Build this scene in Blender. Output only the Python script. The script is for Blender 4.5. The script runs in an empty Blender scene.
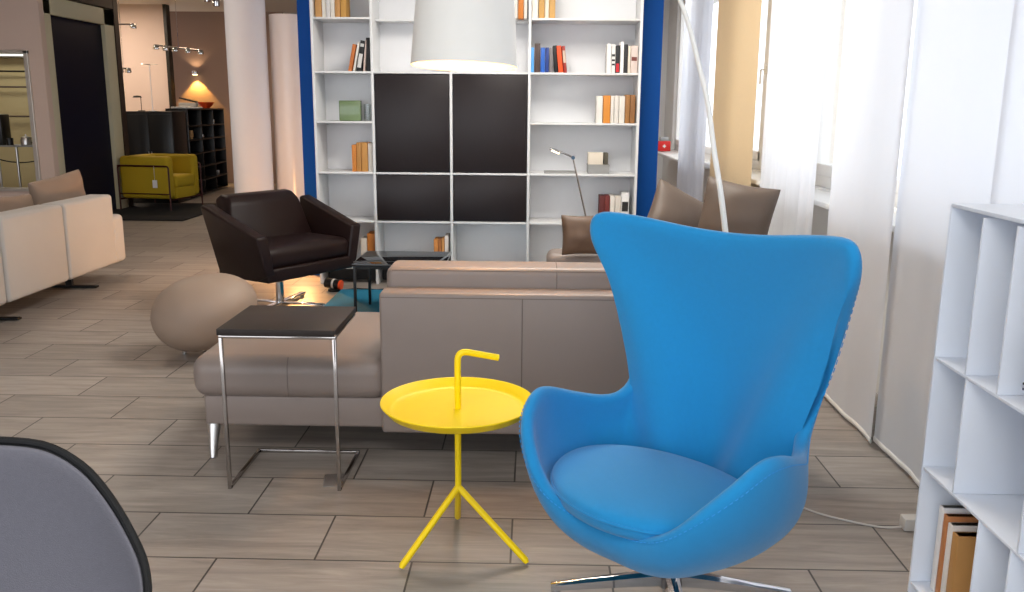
import bpy, bmesh, math, random
from mathutils import Vector, Matrix, noise as mnoise
random.seed(7)
C = bpy.context.scene.collection
PI = math.pi
R = math.radians

# ------------------------------------------------------------------ materials
def s2l(c):
    return tuple((v/12.92 if v <= .04045 else ((v+.055)/1.055)**2.4) for v in [x/255 for x in c])
def mat(name, rgb, rough=.5, metal=0, noise=0, nscale=20, bump=0, bscale=200, spec=.5, emit=None, estr=0, sheen=0, coat=0, stretch=None):
    m = bpy.data.materials.new(name); m.use_nodes = True
    nt = m.node_tree; b = nt.nodes['Principled BSDF']
    col = s2l(rgb)
    b.inputs['Base Color'].default_value = (*col, 1)
    b.inputs['Roughness'].default_value = rough
    b.inputs['Metallic'].default_value = metal
    b.inputs['Specular IOR Level'].default_value = spec
    if sheen: b.inputs['Sheen Weight'].default_value = sheen
    if coat: b.inputs['Coat Weight'].default_value = coat
    if emit:
        b.inputs['Emission Color'].default_value = (*s2l(emit), 1); b.inputs['Emission Strength'].default_value = estr
    tc = nt.nodes.new('ShaderNodeTexCoord'); src = tc.outputs['Object']
    if stretch:
        mp = nt.nodes.new('ShaderNodeMapping'); mp.inputs['Scale'].default_value = stretch
        nt.links.new(src, mp.inputs['Vector']); src = mp.outputs['Vector']
    n = nt.nodes.new('ShaderNodeTexNoise'); n.inputs['Scale'].default_value = nscale; n.inputs['Detail'].default_value = 4
    nt.links.new(src, n.inputs['Vector'])
    mx = nt.nodes.new('ShaderNodeMix'); mx.data_type = 'RGBA'
    k = noise if noise else .015
    mx.inputs['A'].default_value = (*[max(0, v*(1-k)) for v in col], 1)
    mx.inputs['B'].default_value = (*[min(1, v*(1+k)) for v in col], 1)
    nt.links.new(n.outputs['Fac'], mx.inputs['Factor']); nt.links.new(mx.outputs['Result'], b.inputs['Base Color'])
    if bump:
        n2 = nt.nodes.new('ShaderNodeTexNoise'); n2.inputs['Scale'].default_value = bscale; n2.inputs['Detail'].default_value = 3
        nt.links.new(src, n2.inputs['Vector'])
        bp = nt.nodes.new('ShaderNodeBump'); bp.inputs['Strength'].default_value = bump; bp.inputs['Distance'].default_value = .002
        nt.links.new(n2.outputs['Fac'], bp.inputs['Height']); nt.links.new(bp.outputs['Normal'], b.inputs['Normal'])
    return m

def floor_material():
    m = bpy.data.materials.new('wood_look_tile'); m.use_nodes = True
    nt = m.node_tree; b = nt.nodes['Principled BSDF']
    N = nt.nodes.new; L = nt.links.new
    geo = N('ShaderNodeNewGeometry')
    mp = N('ShaderNodeMapping'); mp.vector_type = 'POINT'
    # tile 0.618 x 0.3085, joints at x=-0.056 in the row y 2.52-2.83
    mp.inputs['Location'].default_value = (.056+.309+.618*20, -2.5205+.3085*40, 0)
    L(geo.outputs['Position'], mp.inputs['Vector'])
    br = N('ShaderNodeTexBrick'); br.offset = .5; br.offset_frequency = 2; br.squash = 1
    br.inputs['Scale'].default_value = 1; br.inputs['Brick Width'].default_value = .618; br.inputs['Row Height'].default_value = .3085
    br.inputs['Mortar Size'].default_value = .0034; br.inputs['Mortar Smooth'].default_value = .1; br.inputs['Bias'].default_value = 0
    br.inputs['Color1'].default_value = (0, 0, 0, 1); br.inputs['Color2'].default_value = (1, 1, 1, 1); br.inputs['Mortar'].default_value = (.5, .5, .5, 1)
    L(mp.outputs['Vector'], br.inputs['Vector'])
    # grain stretched along x
    m2 = N('ShaderNodeMapping'); m2.inputs['Scale'].default_value = (1.6, 13, 1); L(geo.outputs['Position'], m2.inputs['Vector'])
    add = N('ShaderNodeVectorMath'); add.operation = 'ADD'; L(m2.outputs['Vector'], add.inputs[0])
    sc = N('ShaderNodeVectorMath'); sc.operation = 'SCALE'; sc.inputs['Scale'].default_value = 30; L(br.outputs['Color'], sc.inputs[0]); L(sc.outputs['Vector'], add.inputs[1])
    n1 = N('ShaderNodeTexNoise'); n1.inputs['Scale'].default_value = 1.6; n1.inputs['Detail'].default_value = 8; n1.inputs['Roughness'].default_value = .65; n1.inputs['Distortion'].default_value = .6
    L(add.outputs['Vector'], n1.inputs['Vector'])
    n2 = N('ShaderNodeTexNoise'); n2.inputs['Scale'].default_value = 1.3; n2.inputs['Detail'].default_value = 3
    L(geo.outputs['Position'], n2.inputs['Vector'])
    cr = N('ShaderNodeValToRGB'); cr.color_ramp.elements[0].position = .28; cr.color_ramp.elements[1].position = .72
    cr.color_ramp.elements[0].color = (*s2l((122, 114, 107)), 1); cr.color_ramp.elements[1].color = (*s2l((166, 157, 149)), 1)
    L(n1.outputs['Fac'], cr.inputs['Fac'])
    hs = N('ShaderNodeHueSaturation'); L(cr.outputs['Color'], hs.inputs['Color'])
    mr = N('ShaderNodeMapRange'); mr.inputs['To Min'].default_value = .86; mr.inputs['To Max'].default_value = 1.14
    L(br.outputs['Color'], mr.inputs['Value']); L(mr.outputs['Result'], hs.inputs['Value'])
    mul = N('ShaderNodeMix'); mul.data_type = 'RGBA'; mul.blend_type = 'MULTIPLY'; mul.inputs['Factor'].default_value = .25
    L(hs.outputs['Color'], mul.inputs['A']); L(n2.outputs['Color'], mul.inputs['B'])
    mo = N('ShaderNodeMix'); mo.data_type = 'RGBA'; mo.inputs['B'].default_value = (*s2l((62, 56, 52)), 1)
    L(br.outputs['Fac'], mo.inputs['Factor']); L(hs.outputs['Color'], mo.inputs['A']); L(mo.outputs['Result'], b.inputs['Base Color'])
    rr = N('ShaderNodeMapRange'); rr.inputs['To Min'].default_value = .34; rr.inputs['To Max'].default_value = .55
    L(n1.outputs['Fac'], rr.inputs['Value']); L(rr.outputs['Result'], b.inputs['Roughness'])
    inv = N('ShaderNodeMath'); inv.operation = 'SUBTRACT'; inv.inputs[0].default_value = 1; L(br.outputs['Fac'], inv.inputs[1])
    ad = N('ShaderNodeMath'); ad.operation = 'MULTIPLY_ADD'; L(n1.outputs['Fac'], ad.inputs[0]); ad.inputs[1].default_value = .25; L(inv.outputs[0], ad.inputs[2])
    bp = N('ShaderNodeBump'); bp.inputs['Strength'].default_value = .5; bp.inputs['Distance'].default_value = .002
    L(ad.outputs[0], bp.inputs['Height']); L(bp.outputs['Normal'], b.inputs['Normal'])
    return m

def sheer_material(name, rgb, trans=.5, clear=.08, weave=900, lines=None):
    m = bpy.data.materials.new(name); m.use_nodes = True
    nt = m.node_tree; nt.nodes.remove(nt.nodes['Principled BSDF']); out = nt.nodes['Material Output']
    N = nt.nodes.new; L = nt.links.new
    d = N('ShaderNodeBsdfDiffuse'); t = N('ShaderNodeBsdfTranslucent'); tr = N('ShaderNodeBsdfTransparent')
    geo = N('ShaderNodeNewGeometry')
    n = N('ShaderNodeTexNoise')
    mp = N('ShaderNodeMapping'); mp.inputs['Scale'].default_value = lines if lines else (1, 1, 1)
    L(geo.outputs['Position'], mp.inputs['Vector']); L(mp.outputs['Vector'], n.inputs['Vector'])
    n.inputs['Scale'].default_value = 60 if lines else weave; n.inputs['Detail'].default_value = 3
    col = s2l(rgb)
    mx = N('ShaderNodeMix'); mx.data_type = 'RGBA'
    k = .16 if lines else .03
    mx.inputs['A'].default_value = (*[v*(1-k) for v in col], 1); mx.inputs['B'].default_value = (*[min(1, v*(1+k)) for v in col], 1)
    L(n.outputs['Fac'], mx.inputs['Factor'])
    L(mx.outputs['Result'], d.inputs['Color']); L(mx.outputs['Result'], t.inputs['Color'])
    a = N('ShaderNodeMixShader'); a.inputs[0].default_value = trans; L(d.outputs[0], a.inputs[1]); L(t.outputs[0], a.inputs[2])
    c = N('ShaderNodeMixShader'); c.inputs[0].default_value = clear; L(a.outputs[0], c.inputs[1]); L(tr.outputs[0], c.inputs[2])
    L(c.outputs[0], out.inputs['Surface'])
    return m

def glass_material(name, tint=(255, 255, 255), refl=.08, rough=0.0):
    m = bpy.data.materials.new(name); m.use_nodes = True
    nt = m.node_tree; nt.nodes.remove(nt.nodes['Principled BSDF']); out = nt.nodes['Material Output']
    N = nt.nodes.new; L = nt.links.new
    tr = N('ShaderNodeBsdfTransparent'); tr.inputs['Color'].default_value = (*s2l(tint), 1)
    g = N('ShaderNodeBsdfGlossy'); g.inputs['Roughness'].default_value = rough
    lw = N('ShaderNodeLayerWeight'); lw.inputs['Blend'].default_value = .25
    mr = N('ShaderNodeMapRange'); mr.inputs['To Min'].default_value = refl*.5; mr.inputs['To Max'].default_value = min(1, refl*5)
    L(lw.outputs['Fresnel'], mr.inputs['Value'])
    x = N('ShaderNodeMixShader'); L(mr.outputs['Result'], x.inputs[0]); L(tr.outputs[0], x.inputs[1]); L(g.outputs[0], x.inputs[2])
    L(x.outputs[0], out.inputs['Surface'])
    return m

M = {}
M['floor'] = floor_material()
M['ceiling'] = mat('ceiling_paint', (225, 222, 216), .9)
M['wall_white'] = mat('white_wall_paint', (228, 226, 222), .85)
M['wall_pink'] = mat('blush_wall_paint', (196, 178, 168), .85, noise=.04, nscale=2)
M['wall_cream'] = mat('cream_wall_paint', (196, 180, 136), .8, noise=.05, nscale=3)
M['lightstrip'] = mat('light_strip', (250, 250, 240), .5, emit=(235, 245, 240), estr=1.3)
M['wall_taupe'] = mat('taupe_wall_paint', (150, 126, 112), .8, noise=.08, nscale=1.5)
M['partition_blue'] = mat('blue_wall_paint', (0, 78, 165), .6, spec=.2)
M['shelf_white'] = mat('white_lacquer', (226, 226, 226), .4)
M['shelf_back'] = mat('white_lacquer_back', (230, 230, 232), .5)
M['door_dark'] = mat('dark_wood_door', (38, 31, 32), .38, spec=.28, noise=.16, nscale=5, stretch=(40, 1, 1.5))
M['black'] = mat('black_lacquer', (12, 12, 13), .35)
M['blackmetal'] = mat('black_metal', (16, 15, 15), .4, metal=.3)
M['darkwood'] = mat('black_stained_wood', (46, 40, 38), .5, noise=.25, nscale=6, stretch=(3, 40, 1), spec=.22)
M['chrome'] = mat('polished_chrome', (214, 214, 216), .09, metal=1)
M['dark_chrome'] = mat('dark_polished_chrome', (170, 164, 160), .12, metal=1)
M['steel'] = mat('brushed_steel', (210, 208, 206), .32, metal=1)
M['yellow'] = mat('yellow_powder_coat', (255, 220, 0), .42, spec=.4)
M['egg'] = mat('blue_wool_fabric', (10, 134, 196), .9, noise=.05, nscale=90, bump=.35, bscale=900, sheen=.25)
M['egg_stitch'] = mat('blue_stitching', (52, 150, 220), .85)
M['taupe'] = mat('taupe_leather', (134, 121, 114), .42, noise=.04, nscale=8, bump=.12, bscale=260, spec=.45)
M['taupe_seam'] = mat('taupe_leather_seam', (96, 84, 78), .6)
M['cushion_taupe'] = mat('taupe_suede_leather', (94, 79, 68), .55, noise=.06, nscale=6, bump=.15, bscale=160)
M['cushion_brown'] = mat('brown_suede_leather', (96, 74, 58), .55, noise=.06, nscale=6, bump=.15, bscale=160)
M['cushion_tan'] = mat('tan_suede_leather', (132, 112, 96), .6, noise=.08, nscale=6, bump=.15, bscale=160)
M['brown'] = mat('dark_brown_leather', (28, 13, 12), .42, noise=.08, nscale=8, bump=.1, bscale=220, spec=.3)
M['cream'] = mat('cream_leather', (180, 177, 174), .55, noise=.03, nscale=5, bump=.1, bscale=200)
M['pouf'] = mat('taupe_pouf_leather', (152, 132, 116), .6, noise=.04, nscale=8, bump=.1, bscale=250)
M['mustard'] = mat('mustard_fabric', (178, 150, 18), .85, noise=.07, nscale=60, bump=.3, bscale=500)
M['redtube'] = mat('dark_red_tube', (66, 22, 14), .4, metal=.3)
M['felt'] = mat('grey_felt', (100, 99, 107), .95, noise=.1, nscale=140, bump=.5, bscale=500)
M['rubber'] = mat('black_rubber_trim', (14, 15, 17), .65, spec=.25)
M['blackshell'] = mat('dark_plastic_shell', (28, 29, 32), .4)
M['wood'] = mat('light_wood', (196, 150, 98), .5, noise=.12, nscale=8, stretch=(1, 1, 12))
M['rug'] = mat('turquoise_rug_pile', (0, 116, 150), .95, noise=.2, nscale=60, bump=.8, bscale=300)
M['darkrug'] = mat('black_rug_pile', (12, 10, 10), .95, noise=.2, nscale=60, bump=.6, bscale=300)
M['column'] = mat('column_paint', (226, 226, 230), .6)
M['shade'] = mat('white_lamp_shade', (244, 243, 238), .6)
M['shade_in'] = mat('shade_lining', (236, 214, 160), .7, emit=(255, 230, 160), estr=.35)
M['bulb'] = mat('warm_bulb', (255, 240, 210), .4, emit=(255, 222, 160), estr=10)
M['cyl'] = mat('pale_glossy_cylinder', (238, 230, 224), .25)
M['frame_green'] = mat('pale_green_frame_paint', (188, 186, 162), .6)
M['navy'] = mat('navy_door_panel', (5, 9, 34), .45, spec=.15)
M['darkbrown_wall'] = mat('dark_brown_panel', (44, 28, 22), .6)
M['glass'] = glass_material('clear_glass')
M['green_glass'] = mat('green_ceramic_glaze', (112, 132, 92), .15, noise=.1, nscale=20)
M['tray_glass'] = glass_material('clear_glass_vase', (250, 252, 252), .05)
M['sheer'] = sheer_material('white_sheer_fabric', (246, 247, 250), .56, .04)
M['beige'] = sheer_material('beige_woven_fabric', (240, 220, 188), .42, .02, lines=(1, 1, 14))
M['winframe'] = mat('white_window_frame', (236, 234, 230), .4)
M['pave'] = mat('pale_pavement', (200, 198, 194), .9)
M['cable'] = mat('white_cable_plastic', (196, 192, 186), .5)
M['bc'] = mat('white_bookcase_lacquer', (222, 228, 238), .45)
M['orange'] = mat('orange_lacquer', (232, 76, 24), .4)
M['paper'] = mat('white_paper', (226, 222, 216), .8)
M['redbox'] = mat('red_box_card', (206, 32, 26), .5)
M['greybox'] = mat('grey_box_card', (150, 150, 148), .7)
M['mirror'] = mat('mirror_glass', (200, 196, 180), .03, metal=1)
M['silver'] = mat('silver_frame', (190, 186, 180), .3, metal=.6)
def bookmat(rgb, _c={}):
    if rgb not in _c: _c[rgb] = mat('book_cover_%d_%d_%d' % rgb, rgb, .6, noise=.08, nscale=12)
    return _c[rgb]

# ------------------------------------------------------------------ mesh helper
class MB:
    def __init__(s): s.b = bmesh.new()
    def box(s, c, d, rz=0, bev=0, seg=2, rot=None, taper=None):
        t = bmesh.new(); bmesh.ops.create_cube(t, size=1)
        for v in t.verts:
            v.co = Vector((v.co.x*d[0], v.co.y*d[1], v.co.z*d[2]))
            if taper and v.co.z > 0: v.co.x *= taper; v.co.y *= taper
        if bev: bmesh.ops.bevel(t, geom=list(t.edges), offset=bev, segments=seg, profile=.5, affect='EDGES')
        m = Matrix.Translation(c) @ (rot.to_4x4() if rot else Matrix.Rotation(rz, 4, 'Z'))
        s._add(t, m); return s
    def _add(s, t, m=None):
        if m is not None: bmesh.ops.transform(t, matrix=m, verts=t.verts)
        me = bpy.data.meshes.new('tmp'); t.to_mesh(me); t.free(); s.b.from_mesh(me); bpy.data.meshes.remove(me)
    def tube(s, pts, r, n=12, closed=False, caps=True):
        pts = [Vector(p) for p in pts]; rr = r if isinstance(r, (list, tuple)) else [r]*len(pts)
        rings = []; up = None; k = len(pts)
        for i, p in enumerate(pts):
            if closed: d = (pts[(i+1) % k]-pts[i-1]).normalized()
            else: d = (pts[min(i+1, k-1)]-pts[max(i-1, 0)]).normalized()
            if up is None: up = Vector((0, 0, 1)) if abs(d.z) < .9 else Vector((1, 0, 0))
            a = d.cross(up).normalized(); b = a.cross(d).normalized(); up = b
            rings.append([s.b.verts.new(p+(a*math.cos(2*PI*j/n)+b*math.sin(2*PI*j/n))*rr[i]) for j in range(n)])
        for i in range(k if closed else k-1):
            A, B = rings[i], rings[(i+1) % k]
            for j in range(n): s.b.faces.new((A[j], A[(j+1) % n], B[(j+1) % n], B[j]))
        if not closed and caps: s.b.faces.new(rings[0]); s.b.faces.new(rings[-1][::-1])
        return s
    def lathe(s, prof, c=(0, 0, 0), n=48):
        rings = []
        for (r, z) in prof:
            if r < 1e-5: rings.append([s.b.verts.new((c[0], c[1], c[2]+z))])
            else: rings.append([s.b.verts.new((c[0]+r*math.cos(2*PI*j/n), c[1]+r*math.sin(2*PI*j/n), c[2]+z)) for j in range(n)])
        for A, B in zip(rings, rings[1:]):
            for j in range(n):
                if len(A) == 1 and len(B) == 1: continue
                if len(A) == 1: s.b.faces.new((A[0], B[(j+1) % n], B[j]))
                elif len(B) == 1: s.b.faces.new((A[j], A[(j+1) % n], B[0]))
                else: s.b.faces.new((A[j], A[(j+1) % n], B[(j+1) % n], B[j]))
        return s
    def prism(s, poly, h0, h1, axis='x', bev=0):
        # polygon in the plane perpendicular to axis, extruded from h0 to h1
        def P(a, b, h): return {'x': (h, a, b), 'y': (a, h, b), 'z': (a, b, h)}[axis]
        t = bmesh.new()
        A = [t.verts.new(P(a, b, h0)) for a, b in poly]; B = [t.verts.new(P(a, b, h1)) for a, b in poly]
        t.faces.new(A[::-1]); t.faces.new(B)
        k = len(poly)
        for i in range(k): t.faces.new((A[i], A[(i+1) % k], B[(i+1) % k], B[i]))
        bmesh.ops.recalc_face_normals(t, faces=t.faces)
        if bev: bmesh.ops.bevel(t, geom=list(t.edges), offset=bev, segments=3, profile=.5, affect='EDGES')
        s._add(t); return s
    def grid(s, f, nu, nv, cu=False):
        V = [[s.b.verts.new(f(i/nu, j/nv)) for j in range(nv+1)] for i in range(nu if cu else nu+1)]
        for i in range(nu):
            for j in range(nv):
                a = V[i]; b = V[(i+1) % len(V)]
                s.b.faces.new((a[j], b[j], b[j+1], a[j+1]))
        return s
    def build(s, name, m, parent=None, smooth=True, angle=35, weld=False):
        if weld: bmesh.ops.remove_doubles(s.b, verts=s.b.verts, dist=1e-5)
        bmesh.ops.recalc_face_normals(s.b, faces=s.b.faces)
        me = bpy.data.meshes.new(name); s.b.to_mesh(me); s.b.free()
        me.materials.append(m)
        o = bpy.data.objects.new(name, me); C.objects.link(o)
        if parent is not None: o.parent = parent
        if smooth:
            for p in me.polygons: p.use_smooth = True
            es = []
            b2 = bmesh.new(); b2.from_mesh(me)
            for e in b2.edges:
                if len(e.link_faces) == 2 and e.calc_face_angle(0) > R(angle): e.smooth = False
            b2.to_mesh(me); b2.free()
        return o
def thing(name, label, cat, loc=(0, 0, 0), rz=0, group=None):
    o = bpy.data.objects.new(name, None); C.objects.link(o); o.empty_display_size = .1
    o.location = loc; o.rotation_euler = (0, 0, rz); o['label'] = label; o['category'] = cat
    if group: o['group'] = group
    return o
def tag(o, label, cat, group=None, kind=None):
    o['label'] = label; o['category'] = cat
    if group: o['group'] = group
    if kind: o['kind'] = kind
    return o
def struct(o): o['kind'] = 'structure'; return o
def put(o, loc, rz=0): o.location = loc; o.rotation_euler = (0, 0, rz); return o
def copy_tree(o, parent=None):
    c = o.copy(); C.objects.link(c)
    if parent is not None: c.parent = parent
    for ch in list(o.children): copy_tree(ch, c)
    return c
def arcpts(c, r, a0, a1, n, plane='xz'):
    out = []
    for i in range(n+1):
        a = a0+(a1-a0)*i/n
        if plane == 'xz': out.append((c[0]+r*math.cos(a), c[1], c[2]+r*math.sin(a)))
        elif plane == 'xy': out.append((c[0]+r*math.cos(a), c[1]+r*math.sin(a), c[2]))
        else: out.append((c[0], c[1]+r*math.cos(a), c[2]+r*math.sin(a)))
    return out
def rounded(pts, rad, n=5, closed=False):
    # round the corners of a polyline
    pts = [Vector(p) for p in pts]; out = []; k = len(pts)
    for i, p in enumerate(pts):
        if not closed and i in (0, k-1): out.append(p); continue
        a = pts[i-1]; b = pts[(i+1) % k]
        da = (a-p); db = (b-p); r = min(rad, da.length*.49, db.length*.49)
        A = p+da.normalized()*r; B = p+db.normalized()*r
        for j in range(n+1):
            t = j/n; out.append((1-t)**2*A+2*t*(1-t)*p+t*t*B)
    return out
def subsurf(o, lv=1):
    md = o.modifiers.new('s', 'SUBSURF'); md.levels = lv; md.render_levels = lv; return o
def cushion(mb, c, d, puff=.12, rnd=.16, rot=None, nu=20, pinch=0):
    """rounded soft block with domed faces; d = size x,y,z"""
    h = Vector((d[0]/2, d[1]/2, d[2]/2)); r = min(h)*.72; t = bmesh.new(); n = 18
    def w(k, half):    # samples: dense in the rounded zones
        f = k/n; m = 6/n
        if f < m: q = -half+r*(1-math.cos(f/m*PI/2)); return q
        if f > 1-m: q = half-r*(1-math.cos((1-f)/m*PI/2)); return q
        return -half+r+(2*half-2*r)*(f-m)/(1-2*m)
    def fix(p):
        i = Vector([max(-(h[k]-r), min(h[k]-r, p[k])) for k in range(3)]); dd = p-i
        if dd.length > 1e-9: p = i+dd.normalized()*r
        x, y = p.x/h.x, p.y/h.y
        p.z += (1 if p.z > 0 else -.25)*abs(p.z/h.z)*(1-x*x)*(1-y*y)*puff*d[2]
        return p
    for ax in range(3):
        o1, o2 = [k for k in range(3) if k != ax]
        for sg in (-1, 1):
            V = []
            for i in range(n+1):
                rw = []
                for j in range(n+1):
                    p = Vector((0, 0, 0)); p[ax] = sg*h[ax]; p[o1] = w(i, h[o1]); p[o2] = w(j, h[o2]); rw.append(t.verts.new(fix(p)))
                V.append(rw)
            for i in range(n):
                for j in range(n): t.faces.new((V[i][j], V[i+1][j], V[i+1][j+1], V[i][j+1]))
    bmesh.ops.remove_doubles(t, verts=t.verts, dist=1e-4)
    m = Matrix.Translation(c)
    if rot is not None: m = m @ rot.to_4x4()
    mb._add(t, m)
    return mb
def pillow(name, label, w, h, t, loc, rot, m, cat='cushion', group=None, pinch=.11):
    mb = MB()
    def f(side):
        def g(u, v):
            u = .5-.5*math.cos(PI*u); v = .5-.5*math.cos(PI*v)
            x = 2*u-1; y = 2*v-1
            e_ = ((1-x*x)*(1-y*y))
            z = side*e_**.42*.5
            z += side*.10*mnoise.noise(Vector((x*1.9+loc[0]*7, y*1.9+loc[1]*5, side*2.0)))*e_**.5
            k = 1-pinch*(1-x*x)*(y**2); k2 = 1-pinch*(1-y*y)*(x**2)
            q_ = 1-.05*(x*y)**4
            return Vector((x*.5*k2*w*q_, y*.5*k*h*q_, z*t))
        return g
    mb.grid(f(1), 22, 22); mb.grid(f(-1), 22, 22)
    o = mb.build(name, m, None, weld=True, angle=80)
    o.location = loc; o.rotation_euler = rot
    return tag(o, label, cat, group)

# ------------------------------------------------------------------ setting
struct(MB().box((-3.2, 6.9, -.05), (12.0, 21.8, .1)).build('floor', M['floor'], smooth=False))
struct(MB().box((-3.2, 6.9, 3.08), (12.0, 21.8, .16)).build('ceiling', M['ceiling'], smooth=False))
struct(MB().box((5.5, 6, -.2), (5.4, 40, .1)).build('ground', M['pave'], smooth=False))

# window wall: plane x 1.75 .. 1.95, three openings with sill height .95
WX = 1.75
wins = [(1.85, 5.75, .93, 2.75), (6.0, 8.0, .93, 2.75), (8.35, 11.35, .88, 2.75)]
wl = MB(); y0 = -4.0
def wbox(a, b, z0, z1): wl.box((WX+.1, (a+b)/2, (z0+z1)/2), (.2, b-a, z1-z0))
allw = [(-2.2, 1.45, .93, 2.75)]+wins
for (a, b, s, t) in allw:
    wbox(y0, a, 0, 3.0); wbox(a, b, 0, s); wbox(a, b, t, 3.0); y0 = b
wbox(y0, 17.6, 0, 3.0)
struct(wl.build('wall_right', M['wall_white'], smooth=False))
for i, (a, b, s, t) in enumerate(allw):
    w = thing('window_%d' % (i+1), 'white framed window behind the sheer curtains', 'window', (WX+.1, (a+b)/2, s))
    del w['label']; del w['category']; w['kind'] = 'structure'
    hw = (b-a)/2; H = t-s
    fr = MB()
    for yy in (-hw+.035, hw-.035): fr.box((-.02, yy, H/2), (.08, .07, H), bev=.006)
    for zz in (.04, H-.04): fr.box((-.02, 0, zz), (.08, 2*hw, .08), bev=.006)
    for yy in (0,): fr.box((-.025, yy, H/2), (.09, .11, H), bev=.006)
    for sx in (-1, 1):   # casements
        cy = sx*hw/2; ww = hw-.09
        for yy in (-ww/2+.03, ww/2-.03): fr.box((-.045, cy+yy, H/2), (.05, .055, H-.14), bev=.005)
        for zz in (.105, H-.105): fr.box((-.045, cy, zz), (.05, ww, .07), bev=.005)
    fr.build('window_frame', M['winframe'], w)
    MB().box((-.03, 0, H/2), (.008, 2*hw-.1, H-.12)).build('pane', M['glass'], w, smooth=False)
    hd = MB().box((-.08, .0, H*.42), (.02, .03, .07), bev=.004)
    hd.tube([(-.09, 0, H*.42), (-.115, 0, H*.42), (-.115, 0, H*.42-.11)], .009)
    hd.build('window_handle', M['winframe'], w)
    MB().box((-.21, 0, -.02), (.24, 2*hw+.06, .03), bev=.006).build('window_sill', M['winframe'], w)
# radiator-like convector grille pieces are not visible; plain wall below sills

# back walls and left side
struct(MB().box((1.6, 17.65, 1.5), (2.4, .1, 3.0)).build('wall_corner', M['wall_white'], smooth=False))
struct(MB().box((1.3, 12.1, 1.5), (1.1, .1, 3.0)).build('wall_far_right', M['wall_white'], smooth=False))
struct(MB().box((-2.55, 16.95, 1.5), (6.2, .1, 3.0)).build('wall_back', M['wall_taupe'], smooth=False))
bw = MB().box((-5.9, 16.55, 1.5), (1.1, .1, 3.0))
struct(MB().box((-5.6, 16.1, 1.5), (2.3, .1, 3.0)).build('wall_back_left', M['wall_taupe'], smooth=False))
bw.b.free()
struct(MB().box((-7.6, 15.0, 1.5), (3.0, .1, 3.0)).build('wall_alcove', M['wall_pink'], smooth=False))
struct(MB().box((-6.07, 15.0, 1.5), (.05, .16, 3.0)).build('trim_1', M['blackmetal'], smooth=False))
struct(MB().box((-9.15, 6.9, 1.5), (.1, 21.8, 3.0)).build('wall_left', M['wall_pink'], smooth=False))
pw = MB(); pw.box((-8.3, 10.2, 1.5), (1.6, .1, 3.0)); pw.box((-6.6075, 10.2, 2.49), (1.785, .1, 1.02)); pw.box((-5.63, 10.2, 1.5), (.17, .1, 3.0))
pw.box((-6.6075, 10.2, .20), (1.785, .1, .40))
struct(pw.build('wall_pink', M['wall_pink'], smooth=False))
nf = MB()
for x_ in (-7.48, -5.735): nf.box((x_, 10.19, 1.19), (.05, .14, 1.58), bev=.004)
for z_ in (.415, 1.965): nf.box((-6.6, 10.19, z_), (1.78, .14, .035), bev=.004)
struct(nf.build('trim_2', M['silver'], smooth=False))
struct(MB().box((-7.65, 12.5, 1.5), (2.9, .1, 3.0)).build('wall_nook', M['wall_cream'], smooth=False))
# lighter pilaster next to the door frame
# blue partition carrying the shelving
struct(MB().box((-.44, 7.33, 1.5), (2.90, .14, 3.0)).build('wall_partition', M['partition_blue'], smooth=False))
# big pale green door frame with a navy door leaf, set along the side
dr = bpy.data.objects.new('door_1', None); C.objects.link(dr); dr['kind'] = 'structure'
dr.location = (-5.62, 11.09, 0)
fr = MB(); D2 = .89
for yy, w_ in ((-D2+.11, .22), (D2-.13, .26)): fr.box((0, yy, 1.3), (.12, w_, 2.6), bev=.004)
fr.box((0, 0, 2.5), (.12, 2*D2, .2), bev=.004)
fr.build('door_frame', M['frame_green'], dr)
MB().box((-.02, -.02, 1.2), (.06, 1.32, 2.4)).build('door_leaf', M['navy'], dr, smooth=False)
dk = MB().box((-5.62, 11.09, 2.81), (.13, 1.80, .38)); dk.box((-5.62, 12.05, 1.5), (.14, .12, 3.0))
struct(dk.build('trim_3', M['darkbrown_wall'], smooth=False))
# round column
struct(MB().lathe([(.01, 0), (.19, 0), (.19, 3.0), (.01, 3.0)], (-2.78, 8.75, 0), 48).build('column', M['column']))

# ------------------------------------------------------------------ curtains (panels hanging in front of the windows)
def curtain(name, label, y0, y1, x, m, waves, amp, z0=.02, z1=2.9, hem=True, cat='curtain', group=None, seed=0):
    rnd = random.Random(seed)
    ph = [rnd.random()*6.28 for _ in range(4)]; L = y1-y0; cy = (y0+y1)/2
    root = thing(name, label, cat, (x, cy, 0), 0, group)
    def off(s, z):
        k = .55+.45*(1-z/3)
        return amp*k*(math.sin(2*PI*waves*s+ph[0])+.5*math.sin(2*PI*waves*1.73*s+ph[1])+.3*math.sin(2*PI*waves*2.9*s+ph[2]+z*.4))
    n = int(40+waves*14)
    mb = MB()
    mb.grid(lambda u, v: Vector((off(u, z0+v*(z1-z0)), -L/2+L*u, z0+v*(z1-z0))), n, 10)
    mb.grid(lambda u, v: Vector((off(u, z0+v*(z1-z0))-.0015, -L/2+L*u, z0+v*(z1-z0))), n, 10)
    mb.build('fabric', m, root, angle=80)
    if hem:
        h = MB()
        h.grid(lambda u, v: Vector((off(u, z0)+.005*math.cos(2*PI*v), -L/2+L*u, z0+.013+.013*math.sin(2*PI*v))), n, 8)
        h.build('hem_bar', M['winframe'], root, angle=80)
    MB().box((0, 0, z1+.02), (.03, L, .04), bev=.004).build('rail', M['winframe'], root)
    return root
CG = None
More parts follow.
